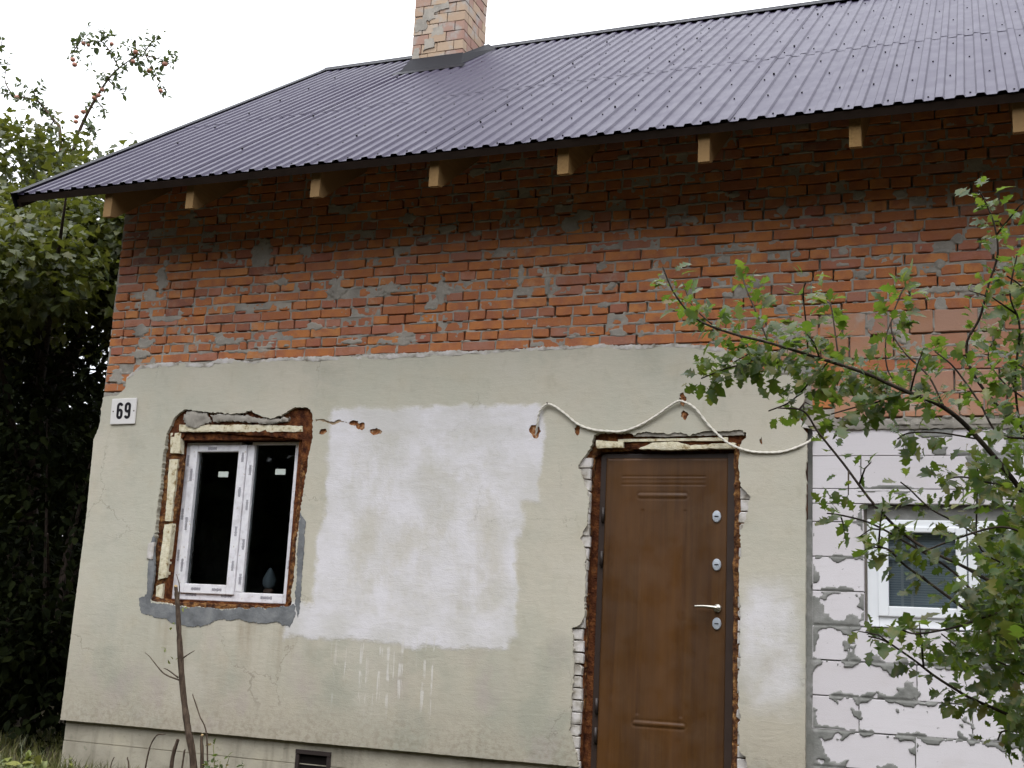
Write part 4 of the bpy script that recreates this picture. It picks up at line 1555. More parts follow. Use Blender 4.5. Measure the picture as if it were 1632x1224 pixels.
def make_roof():
    x = -1.405
    edges = []
    k = -7
    while -1.405+k*SHW < VX_R:
        a, b_ = -1.405+k*SHW, -1.405+(k+1)*SHW
        a, b_ = max(a, VX_L), min(b_+.055, VX_R)
        if b_-a > .1:
            edges.append((a, b_))
        k += 1
    for i, (a, b_) in enumerate(edges):
        for tier, (s0, s1, off) in enumerate(((0 + random.uniform(-.006, .006), 2.43, 0.0), (2.29+random.uniform(-.03, .03), SLOPE+.02, .0008))):
            pr = prof(a, b_)
            ns = 8
            V, P = [], []
            lay = off + .0024*(i % 2)
            for j in range(ns+1):
                s = s0+(s1-s0)*j/ns
                for (px, h) in pr:
                    sag = .002*(float(vnoise(px*.9, s*.9, 5))-.5) + (.004*random.random() if j == 0 else 0)
                    p = RP0 + RU*s + RN*(h+lay+sag) + np.array([px, 0, 0])
                    V.append(tuple(p))
            n = len(pr)
            for j in range(ns):
                for q in range(n-1):
                    P.append((j*n+q, j*n+q+1, (j+1)*n+q+1, (j+1)*n+q))
            # real sheet thickness
            m = len(V)
            V += [tuple(np.array(v)-RN*.0005) for v in V]
            P += [tuple(i_+m for i_ in f[::-1]) for f in P]
            for q in range(n-1):
                P.append((q+1, q, m+q, m+q+1))
                P.append((ns*n+q, ns*n+q+1, m+ns*n+q+1, m+ns*n+q))
            for j in range(ns):
                P.append((j*n, (j+1)*n, m+(j+1)*n, m+j*n))
                P.append(((j+1)*n+n-1, j*n+n-1, m+j*n+n-1, m+(j+1)*n+n-1))
            link('roof_sheet', mesh_np('roof_sheet', V, P), M['roof_sheet'], house)
    # screws
    b = Bag()
    rows = np.arange(.10, SLOPE, .62)
    r = np.random.default_rng(9)
    for si, s in enumerate(rows):
        k = -60
        while True:
            k += 1
            xx = -1.405 + k*PER + .026
            if xx < VX_L+.05:
                continue
            if xx > VX_R-.05:
                break
            if (k + (si % 2)) % 2:
                continue
            p = RP0 + RU*(s+r.normal(0, .022)) + RN*.006 + np.array([xx+r.normal(0, .004), 0, 0])
            b.tube([p-RN*.006, p+RN*.005], .0056, 6)
    for k in range(-5, 4):                 # extra ones along the side laps
        for s in rows[1:]:
            if r.random() < .5:
                p = RP0+RU*(s+.12)+RN*.024+np.array([-1.405+k*SHW+.085, 0, 0])
                b.tube([p-RN*.008, p+RN*.008], .008, 6)
    link('roofing_screw', b.mesh('roofing_screw'), M['screw_head'], house, None, 'stuff')
    # back slope
    g = Bag()
    y1, z1 = DEP+.5, roofz(RIDY)-math.tan(PIT)*(DEP+.5-RIDY)
    z0 = roofz(RIDY)
    g.add([(VX_L, RIDY, z0), (VX_R, RIDY, z0), (VX_R, y1, z1), (VX_L, y1, z1), (VX_L, RIDY, z0-.02), (VX_R, RIDY, z0-.02), (VX_R, y1, z1-.02), (VX_L, y1, z1-.02)],
          [(0, 1, 2, 3), (7, 6, 5, 4), (0, 4, 5, 1), (1, 5, 6, 2), (2, 6, 7, 3), (3, 7, 4, 0)])
    link('back_slope', g.mesh('back_slope'), M['roof_sheet'], house)
    # ridge cap in lengths
    x = VX_L-.01
    while x < VX_R:
        x1 = min(x+2.0, VX_R+.01)
        zc = roofz(RIDY)+.035
        dz = random.uniform(-.006, .012)
        w = .13
        V, P = [], []
        for xx, zz in ((x, dz), (x1+.04, random.uniform(-.004, .014))):
            V += [(xx, RIDY-w, zc+zz-w*math.tan(PIT)), (xx, RIDY-.03, zc+zz-.018), (xx, RIDY, zc+zz+.012), (xx, RIDY+.03, zc+zz-.018), (xx, RIDY+w, zc+zz-w*math.tan(PIT))]
        V += [(a, b_, c-.003) for a, b_, c in V]
        for i in range(4):
            P.append((i, 5+i, 6+i, 1+i))
            P.append((10+i, 11+i, 16+i, 15+i))
        P += [(0, 10, 15, 5), (4, 9, 19, 14), (0, 1, 2, 3, 4, 14, 13, 12, 11, 10), (9, 8, 7, 6, 5, 15, 16, 17, 18, 19)]
        link('ridge_cap', mesh_np('ridge_cap', V, P), M['flashing'], house)
        x = x1
    # verge trim
    def slab(name, mat, xa, xb, sa, sb, na, nb):
        V = [tuple(RP0+RU*s+RN*n_+np.array([x, 0, 0])) for n_ in (na, nb) for s in (sa, sb) for x in (xa, xb)]
        return link(name, mesh_np(name, V, [(0, 2, 3, 1), (4, 5, 7, 6), (0, 1, 5, 4), (2, 6, 7, 3), (0, 4, 6, 2), (1, 3, 7, 5)]), M[mat], house)
    slab('verge_trim', 'flashing', VX_L-.016, VX_L-.010, -.02, SLOPE, -.095, .028)
    slab('verge_trim', 'flashing', VX_L-.010, VX_L+.07, -.02, SLOPE, .022, .028)
    slab('verge_board', 'dark_timber', VX_L+.0, VX_L+.03, .01, SLOPE-.05, -.10, -.035)
    slab('verge_trim', 'flashing', VX_R+.004, VX_R+.010, -.02, SLOPE, -.095, .028)
    slab('verge_board', 'dark_timber', VX_R-.05, VX_R-.02, .01, SLOPE-.05, -.10, -.035)
    # battens under the sheets
    s = .03
    while s < SLOPE-.1:
        slab('batten', 'dark_timber', VX_L+.032, VX_R-.052, s, s+.1, -.056, -.006)
        s += .36
    slab('eaves_board', 'dark_timber', VX_L+.032, VX_R-.052, .004, .028, -.060, -.008)
    # rafters
    for q, px in enumerate((185, 310, 508, 696, 900, 1125, 1366, 1630)):
        xr = at(px-3, 260, -EO+.09)[0]
        w = .036+random.uniform(-.003, .003)
        h = .197
        V = []
        ya = -EO+.085+random.uniform(-.02, .015)
        for xx in (xr-w, xr+w):
            zt = roofz(ya)-.073
            zt2 = roofz(RIDY-.05)-.073
            V += [(xx, ya, zt), (xx, ya, zt-h), (xx, ya+.06, zt-h+.010), (xx, RIDY-.05, zt2-h-.02), (xx, RIDY-.05, zt2)]
        P = [(0, 1, 2, 3, 4), (9, 8, 7, 6, 5), (0, 5, 6, 1), (1, 6, 7, 2), (2, 7, 8, 3), (3, 8, 9, 4), (4, 9, 5, 0)]
        link('rafter', mesh_np('rafter', V, P), M['timber'], house)
    for xr in (1.26, 2.23):
        V = []
        ya = -EO+.085
        for xx in (xr-.037, xr+.037):
            zt = roofz(ya)-.073
            zt2 = roofz(RIDY-.05)-.073
            V += [(xx, ya, zt), (xx, ya, zt-.197), (xx, ya+.06, zt-.187), (xx, RIDY-.05, zt2-.2), (xx, RIDY-.05, zt2)]
        link('rafter', mesh_np('rafter', V, [(0, 1, 2, 3, 4), (9, 8, 7, 6, 5), (0, 5, 6, 1), (1, 6, 7, 2), (2, 7, 8, 3), (3, 8, 9, 4), (4, 9, 5, 0)]), M['timber'], house)
    # wall plate on top of the bricks
    bx('wall_plate', 'dark_timber', XL+.02, XR-.02, .06, .30, 4.932, 5.0)
make_roof()

# ---- chimney
def make_chimney():
    x0, x1, y0, y1 = -5.546, -4.955, 2.908, 3.50
    zb, zt = 7.0, 9.0
    b = Bag()
    b.box(x0+.02, x1-.02, y0+.02, y1-.02, zb-.3, zt-.02)
    ch = link('chimney', b.mesh('chimney'), M['mortar'], house, 'stubby chimney of patchy buff and red bricks')
    r = np.random.default_rng(14)
    z = zb
    k = 0
    H = .110
    while z < zt:
        cuts = (0, .185, .39, .591) if k % 2 == 0 else (0, .105, .29, .485, .591)
        for sx0, sx1 in zip(cuts[:-1], cuts[1:]):
            a, c = x0+sx0+(.004 if sx0 else 0), x0+sx1-(.004 if sx1 < .58 else 0)
            bb = Bag()
            j = r.normal(0, .003)
            bb.box(a, c, y0+j, y0+.10, z, z+H-.008, .004)
            link('chimney_brick', bb.mesh('chimney_brick'), M['chimney_brick'], ch)
        cuts = (.104, .29, .485, .592) if k % 2 else (.104, .21, .40, .592)
        for s0, s1 in zip(cuts[:-1], cuts[1:]):
            bb = Bag()
            j = r.normal(0, .003)
            bb.box(x1-.10, x1+j, y0+s0, y0+s1-.008, z, z+H-.008, .004)
            link('chimney_brick', bb.mesh('chimney_brick'), M['chimney_brick'], ch)
        z += H
        k += 1
    # mortar squeezed over the faces
    for (a, c, d, e, sd) in ((x0+.02, x0+.16, 7.582, 7.747, 1), (x0+.13, x0+.26, 7.370, 7.505, 2), (x0+.0, x0+.10, 7.244, 7.409, 3), (x0+.22, x0+.36, 7.505, 7.621, 4),
                             (x0+.10, x0+.24, 7.698, 7.853, 5), (x0+.08, x0+.17, 7.157, 7.254, 6), (x0+.2, x0+.4, 7.795, 7.892, 8)):
        sheet('mortar_smear', [(a, d), (c, d+.02), (c-.01, e), (a+.02, e-.02)], y0-.006, .02, M['mortar'], ch, step=.02, grid=.04, jag=.022, amp=.003, freq=9, seed=50+sd)
    # apron and side flashing following the slope
    t = .012
    y_f = y0-.018
    f = Bag()
    def q4(p):
        V = [np.array(v) for v in p]
        nrm = np.cross(V[1]-V[0], V[3]-V[0])
        nrm /= np.linalg.norm(nrm)
        b_ = len(f.V)
        f.V += [tuple(v) for v in V]+[tuple(v-nrm*.004) for v in V]
        f.P += [tuple(b_+i for i in q) for q in ((0, 1, 2, 3), (7, 6, 5, 4), (0, 4, 5, 1), (1, 5, 6, 2), (2, 6, 7, 3), (3, 7, 4, 0))]
    z_f = roofz(y0)+.022
    ap = .13
    q4([(x0-.06, y0-ap, roofz(y0-ap)+.026), (x1+.05, y0-ap, roofz(y0-ap)+.026), (x1+.012, y_f, z_f+.09), (x0-.012, y_f, z_f+.09)])
    q4([(x0-.012, y_f, z_f+.09), (x1+.012, y_f, z_f+.09), (x1+.012, y0-.006, z_f+.11), (x0-.012, y0-.006, z_f+.11)])
    q4([(x1+.05, y0-ap, roofz(y0-ap)+.026), (x1+.10, y1+.05, roofz(y1+.05)+.026), (x1+.012, y1+.05, roofz(y1)+.13), (x1+.012, y_f, z_f+.09)])
    q4([(x0-.10, y1+.05, roofz(y1+.05)+.026), (x0-.06, y0-ap, roofz(y0-ap)+.026), (x0-.012, y_f, z_f+.09), (x0-.012, y1+.05, roofz(y1)+.13)])
    q4([(x0-.10, y0-ap-.12, roofz(y0-ap-.12)+.024), (x1+.12, y0-ap-.12, roofz(y0-ap-.12)+.024), (x1+.10, y0-ap+.01, roofz(y0-ap)+.034), (x0-.10, y0-ap+.01, roofz(y0-ap)+.034)])
    link('chimney_flashing', f.mesh('chimney_flashing'), M['flashing'], ch)

t = NT('chimney_brick')
p = t.pos()
r = t.rnd()
base = t.ramp(r, [(0, (.34, .225, .15)), (.3, (.40, .285, .19)), (.55, (.36, .24, .165)), (.75, (.30, .165, .125)), (.88, (.27, .125, .10)), (1, (.42, .33, .25))])
base = t.mix(.25, base, (.38, .33, .27))
c = t.mix(t.mapr(t.noise(p, 5, 5), .47, .62, 0, .8), base, (.33, .315, .29))
t.bsdf(c, .9, t.bump(t.noise(p, 60, 4), .5, .005), 0, .15)
M['chimney_brick'] = t.m
make_chimney()

# ------------------------------------------------------------------ plants
def leaf_shape(kind):
    """Flat leaf along +x from the stalk at the origin, unit length; rows of (x, half width)."""
    if kind == 'hawthorn':
        return [(0, .02), (.16, .04), (.24, .20), (.36, .40), (.42, .20), (.52, .22), (.62, .42), (.70, .22), (.82, .24), (.9, .14), (1.0, .0)]
    if kind == 'maple':
        return [(0, .02), (.05, .28), (.12, .46), (.3, .34), (.42, .52), (.6, .26), (.75, .22), (1.0, 0)]
    return [(0, .02), (.2, .22), (.5, .30), (.8, .18), (1.0, 0)]

def leaf_proto(kind, fold=.25, droop=.15):
    rows = leaf_shape(kind)
    V, P = [], []
    for x, w in rows:
        z = -droop*x*x
        V += [(x, 0, z), (x, w, z+fold*w), (x, -w, z+fold*w)]
    for i in range(len(rows)-1):
        a, b_ = 3*i, 3*i+3
        P += [(a, b_, b_+1, a+1), (a, a+2, b_+2, b_)]
    return np.array(V), P

def leaf_tris(kind, fold=.25, droop=.15):
    V, P = leaf_proto(kind, fold, droop)
    T = []
    for q in P:
        T += [(q[0], q[1], q[2]), (q[0], q[2], q[3])]
    return V, np.array(T)

def rot_frames(dirs, ups):
    x = dirs/np.linalg.norm(dirs, axis=1, keepdims=True)
    y = np.cross(ups, x)
    y /= (np.linalg.norm(y, axis=1, keepdims=True)+1e-9)
    z = np.cross(x, y)
    return np.stack([x, y, z], 2)            # columns

def leaves_mesh(name, pos, dirs, ups, size, kind, mat, rng, parent, fold=.25, droop=.15):
    V, T = leaf_tris(kind, fold, droop)
    if kind == 'simple2':
        pass
    Rm = rot_frames(dirs, ups)
    n, m = len(pos), len(V)
    VL = np.repeat(V[None], n_l := len(pos), 0)
    VL[:, :, 2] = rng.uniform(.0, 2.0, n_l)[:, None]*fold*np.abs(V[None, :, 1]) - rng.uniform(-.5, 3.2, n_l)[:, None]*droop*V[None, :, 0]**2
    VL[:, :, 1] *= rng.uniform(.7, 1.2, n_l)[:, None]
    VL[:, :, 1] += rng.normal(0, .10, n_l)[:, None]*V[None, :, 0]**2
    VV = np.einsum('nij,nmj->nmi', Rm, VL)*size[:, None, None] + pos[:, None, :]
    FF = (T[None, :, :] + (np.arange(n)*m)[:, None, None]).reshape(-1, 3)
    me = mesh_fast(name, VV.reshape(-1, 3), FF, True)
    tone = np.repeat(rng.random(n), len(T)).astype(np.float32)
    if len(me.polygons) == len(tone):
        a = me.attributes.new('tone', 'FLOAT', 'FACE')
        a.data.foreach_set('value', tone)
    return link(name, me, mat, parent, None, 'stuff')

def leaf_objects(pos, dirs, ups, size, kind, mat, rng, parent, fold=.25, droop=.15):
    metas = []
    for v in range(9):
        V, P = leaf_proto(kind, fold*rng.uniform(.1, 2.0), droop*rng.uniform(-.4, 3.2))
        V[:, 1] *= rng.uniform(.7, 1.2)
        V[:, 1] += rng.normal(0, .10)*V[:, 0]**2
        me = mesh_np('leaf', V, P, True)
        me.materials.append(mat)
        metas.append(me)
    Rm = rot_frames(dirs, ups)
    for i in range(len(pos)):
        o = link('leaf', metas[i % 9], None, parent)
        m4 = Matrix([[*(Rm[i, r_]*size[i]), pos[i, r_]] for r_ in range(3)]+[[0, 0, 0, 1]])
        o.matrix_basis = m4

def put_leaves(pos, dirs, ups, size, kind, mat, rng, parent, n_obj=300, fold=.25, droop=.15, name='foliage'):
    rel = pos - np.array([0, -D, CZ])
    w = rel @ FWD
    u, v = F*(rel@RIGHT)/w+816, F*(rel@DOWN)/w+612
    vis = (u > 0) & (u < 1632) & (v > 0) & (v < 1224)
    key = np.where(vis, size/np.maximum(w, .1), 0) * rng.uniform(.9, 1.1, len(pos))
    order = np.argsort(-key)
    a, b_ = order[:n_obj], order[n_obj:]
    if len(a):
        leaf_objects(pos[a], dirs[a], ups[a], size[a], kind, mat, rng, parent, fold, droop)
    if len(b_):
        leaves_mesh(name, pos[b_], dirs[b_], ups[b_], size[b_], kind, mat, rng, parent, fold, droop)

def crown_points(rng, blobs, n, shell=.55):
    """Points in lumpy ellipsoids: centre, radii, weight."""
    W = np.array([b_[2] for b_ in blobs], float)
    W /= W.sum()
    k = rng.choice(len(blobs), n, p=W)
    C = np.array([b_[0] for b_ in blobs])[k]
    Rr = np.array([b_[1] for b_ in blobs])[k]
    d = rng.normal(size=(n, 3))
    d /= np.linalg.norm(d, axis=1, keepdims=True)
    r = rng.random(n)**(1/3.)*(1-shell)+shell*rng.random(n)**.25
    return C + d*Rr*r[:, None], d

def clumped(rng, blobs, n_clump, per, spread):
    c, d = crown_points(rng, blobs, n_clump)
    p = np.repeat(c, per, 0) + rng.normal(0, spread, (n_clump*per, 3))
    dd = np.repeat(d, per, 0)
    return p, dd

def tree(name, label, cat, base, blobs, trunk_r, n_clump, per, spread, size, kind, mat, bark, seed, n_obj, group=None, limbs=7):
    rng = np.random.default_rng(seed)
    root = thing(name, label, cat, tuple(base), group)
    tb = Bag()
    top = np.array(blobs[0][0], float)
    base = np.array(base, float)
    mid = base*.5+top*.5+np.array([.1, -.06, 0])
    tb.tube(spline([base-np.array([0, 0, .1]), base+np.array([0, 0, .5]), mid, top], 5), list(np.linspace(trunk_r, trunk_r*.35, 16)), 9)
    link('trunk', tb.mesh('trunk', True), M[bark], root)
    for k in range(limbs):
        c, rr, w = blobs[k % len(blobs)]
        e = np.array(c)+rng.normal(size=3)*np.array(rr)*.55
        s = base + (top-base)*rng.uniform(.35, .9)
        lb = Bag()
        q = spline([s, s*.5+e*.5+np.array([0, 0, rng.uniform(-.1, .3)]), e], 5)
        lb.tube(q, list(np.linspace(trunk_r*.36, .008, len(q))), 6)
        link('limb', lb.mesh('limb', True), M[bark], root)
    p, d = clumped(rng, blobs, n_clump, per, spread)
    dirs = d*.5 + rng.normal(size=p.shape)*.7 + np.array([0, 0, -.35])
    ups = np.array([0, 0, 1.0]) + rng.normal(size=p.shape)*.45 + d*.3
    sz = size*rng.uniform(.65, 1.25, len(p))
    put_leaves(p, dirs, ups, sz, kind, M[mat], rng, root, n_obj)
    return root

def G(x, y):
    return float(ground_z(np.array([x]), np.array([y]))[0])

tree('maple_tree', 'leafy tree with broad yellow green leaves rising behind the gable end', 'tree', (-9.6, 2.6, G(-9.6, 2.6)),
     [((-9.4, 2.2, 4.9), (1.6, 1.3, .8), 4), ((-10.6, 2.3, 5.2), (1.2, 1.1, .95), 3), ((-8.4, 2.3, 5.05), (.85, .8, .75), 2),
      ((-8.95, 1.6, 4.95), (.55, .4, .5), .8), ((-9.2, 2.8, 5.9), (.9, .6, .6), 1), ((-11.0, 3.0, 6.5), (1.2, .8, .7), 1.6), ((-8.6, .9, 4.5), (.9, .7, .45), 1.5), ((-9.9, .6, 4.3), (1.0, .7, .45), 1.3)], .16, 2000, 9, .14, .10, 'maple', 'maple_leaf', 'bark_dark', 3, 300)
tree('shade_bush', 'tall dark bush growing close against the gable end', 'bush', (-8.3, 1.5, G(-8.3, 1.5)),
     [((-8.1, 1.5, 1.7), (1.0, .9, 1.6), 3), ((-7.95, 1.9, 3.3), (.85, .75, 1.1), 2), ((-8.9, 1.6, 3.1), (1.1, .9, 1.0), 2), ((-8.9, 1.4, 1.2), (1.2, .9, 1.3), 3), ((-7.7, 1.2, .8), (.55, .5, .75), 1)], .07, 900, 9, .13, .10, 'simple', 'shaded_leaf', 'bark_dark', 4, 120)
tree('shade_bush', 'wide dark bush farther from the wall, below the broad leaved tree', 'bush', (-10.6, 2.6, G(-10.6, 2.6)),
     [((-10.5, 2.5, 1.5), (1.5, 1.1, 1.7), 3), ((-11.6, 2.8, 2.2), (1.2, 1.1, 1.6), 3), ((-10.4, 2.2, 3.4), (1.5, 1.1, 1.0), 2.5), ((-9.8, 1.6, .7), (1.0, .8, .8), 1.5)], .09, 900, 9, .16, .12, 'simple', 'shaded_leaf', 'bark_dark', 5, 60)
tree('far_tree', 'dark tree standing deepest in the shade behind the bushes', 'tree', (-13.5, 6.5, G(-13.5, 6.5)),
     [((-13.5, 6.5, 3.2), (2.4, 1.6, 2.6), 3), ((-11.2, 6.2, 2.0), (2.0, 1.2, 2.0), 2), ((-15.5, 6.5, 3.0), (1.8, 1.6, 2.6), 2), ((-12.2, 6.3, 1.2), (2.6, 1.0, 1.2), 2)], .2, 2300, 9, .26, .22, 'simple', 'shaded_leaf', 'bark_dark', 6, 0)

# ---- apple tree: long arching shoots against the sky
def twig_leaves(pts, rng, every, size, side=.8):
    P_, D_, U_ = [], [], []
    pts = [np.array(p) for p in pts]
    acc = 0
    for a, b_ in zip(pts[:-1], pts[1:]):
        t = b_-a
        Ln = np.linalg.norm(t)
        if Ln < 1e-6:
            continue
        t = t/Ln
        acc += Ln
        while acc > every:
            acc -= every
            r = rng.normal(size=3)
            r -= t*(r@t)
            r /= np.linalg.norm(r)
            P_.append(a + t*rng.uniform(0, Ln))
            D_.append(t*.5+r*side)
            U_.append(np.array([0, -.25, 1.0])+rng.normal(size=3)*.4)
    return P_, D_, U_

def apple_tree():
    rng = np.random.default_rng(8)
    YA_ = 3.4
    base = np.array([-11.2, YA_+.6, G(-11.2, YA_)])
    root = thing('apple_tree', 'apple tree whose long arching shoots with small red apples reach into the sky', 'tree', tuple(base))
    tb = Bag()
    crotch = at(95, 330, YA_+.3)
    tb.tube(spline([base-np.array([0, 0, .1]), base*.5+crotch*.5+np.array([.15, 0, 0]), crotch], 6), list(np.linspace(.12, .06, 13)), 8)
    link('trunk', tb.mesh('trunk', True), M['bark_brown'], root)
    shoots = [[(95, 330), (118, 235), (132, 196), (152, 158), (172, 127), (190, 108), (213, 93), (232, 88)],
              [(190, 108), (178, 88), (170, 74), (160, 66), (145, 66), (128, 66)],
              [(232, 88), (246, 92), (262, 96), (284, 104)], [(232, 88), (242, 106), (252, 126), (258, 142)], [(228, 88), (238, 72), (250, 58)],
              [(213, 93), (216, 76), (217, 56)], [(128, 66), (117, 82), (112, 94)], [(160, 66), (166, 54), (163, 47)],
              [(95, 330), (96, 215), (86, 192), (70, 172), (58, 160), (40, 156), (20, 152), (-12, 146)],
              [(20, 152), (8, 128), (12, 98)], [(152, 158), (166, 176), (166, 190)], [(132, 196), (150, 210), (152, 225)], [(58, 160), (54, 146), (55, 142)],
              [(-10, 150), (-4, 100), (5, 56)], [(172, 127), (186, 140), (204, 144)], [(86, 192), (74, 210), (70, 200)]]
    P_, D_, U_ = [], [], []
    tips = []
    for i, s in enumerate(shoots):
        yy = YA_ + rng.uniform(-.15, .15) if i not in (0, 1) else YA_
        pts = spline([at(a, b_, YA_+.02*math.sin(a*.1)) for a, b_ in s], 6)
        bb = Bag()
        r0 = .026 if i in (0, 8) else .010
        bb.tube(pts, list(np.linspace(r0, .004, len(pts))), 6)
        link('limb', bb.mesh('limb', True), M['bark_brown'], root)
        m = 3 if i in (0, 8) else 0
        a, b_, c_ = twig_leaves(pts[len(pts)//3 if m else 0:], rng, .032, .08)
        P_ += a
        D_ += b_
        U_ += c_
        # short spurs
        for k in range(len(pts)//3):
            q = pts[rng.integers(len(pts)//3 if m else 0, len(pts))]
            e = q+rng.normal(size=3)*np.array([.10, .10, .10])
            a, b_, c_ = twig_leaves([q, e], rng, .022, .07)
            P_ += a
            D_ += b_
            U_ += c_
    n = len(P_)
    extra, dd = crown_points(rng, [((at(92, 262, YA_)), (.55, .4, .45), 2), ((at(60, 300, YA_+.2)), (.6, .4, .5), 2)], 900)
    P_ = np.concatenate([np.array(P_)+rng.normal(0, .012, (n, 3)), extra])
    D_ = np.concatenate([np.array(D_), dd+rng.normal(size=extra.shape)])
    U_ = np.concatenate([np.array(U_), np.array([0, 0, 1.])+rng.normal(size=extra.shape)*.5])
    put_leaves(P_, D_, U_, .068*rng.uniform(.7, 1.25, len(P_)), 'simple', M['apple_leaf'], rng, root, 300, .3, .2)
    ap = [(116, 95), (119, 103), (216, 83), (212, 98), (238, 113), (263, 102), (256, 145), (133, 178), (121, 194), (27, 155), (133, 69), (157, 152), (150, 156), (99, 240), (163, 143), (141, 72), (122, 186), (178, 70)]
    me = None
    for a, b_ in ap:
        p = at(a, b_, YA_-.05)
        if me is None:
            bm = bmesh.new()
            bmesh.ops.create_icosphere(bm, subdivisions=2, radius=.030)
            for v in bm.verts:
                rr = math.hypot(v.co.x, v.co.y)
                v.co.z *= .92
                if v.co.z > 0:
                    v.co.z -= .010*math.exp(-(rr/.010)**2)
            me = bpy.data.meshes.new('apple')
            bm.to_mesh(me)
            bm.free()
            me.shade_smooth()
            me.materials.append(M['apple'])
        o = link('apple', me, None, root)
        o.matrix_basis = Matrix.Translation(p) @ Matrix.Diagonal((*(rng.uniform(.85, 1.15),)*3, 1))
apple_tree()

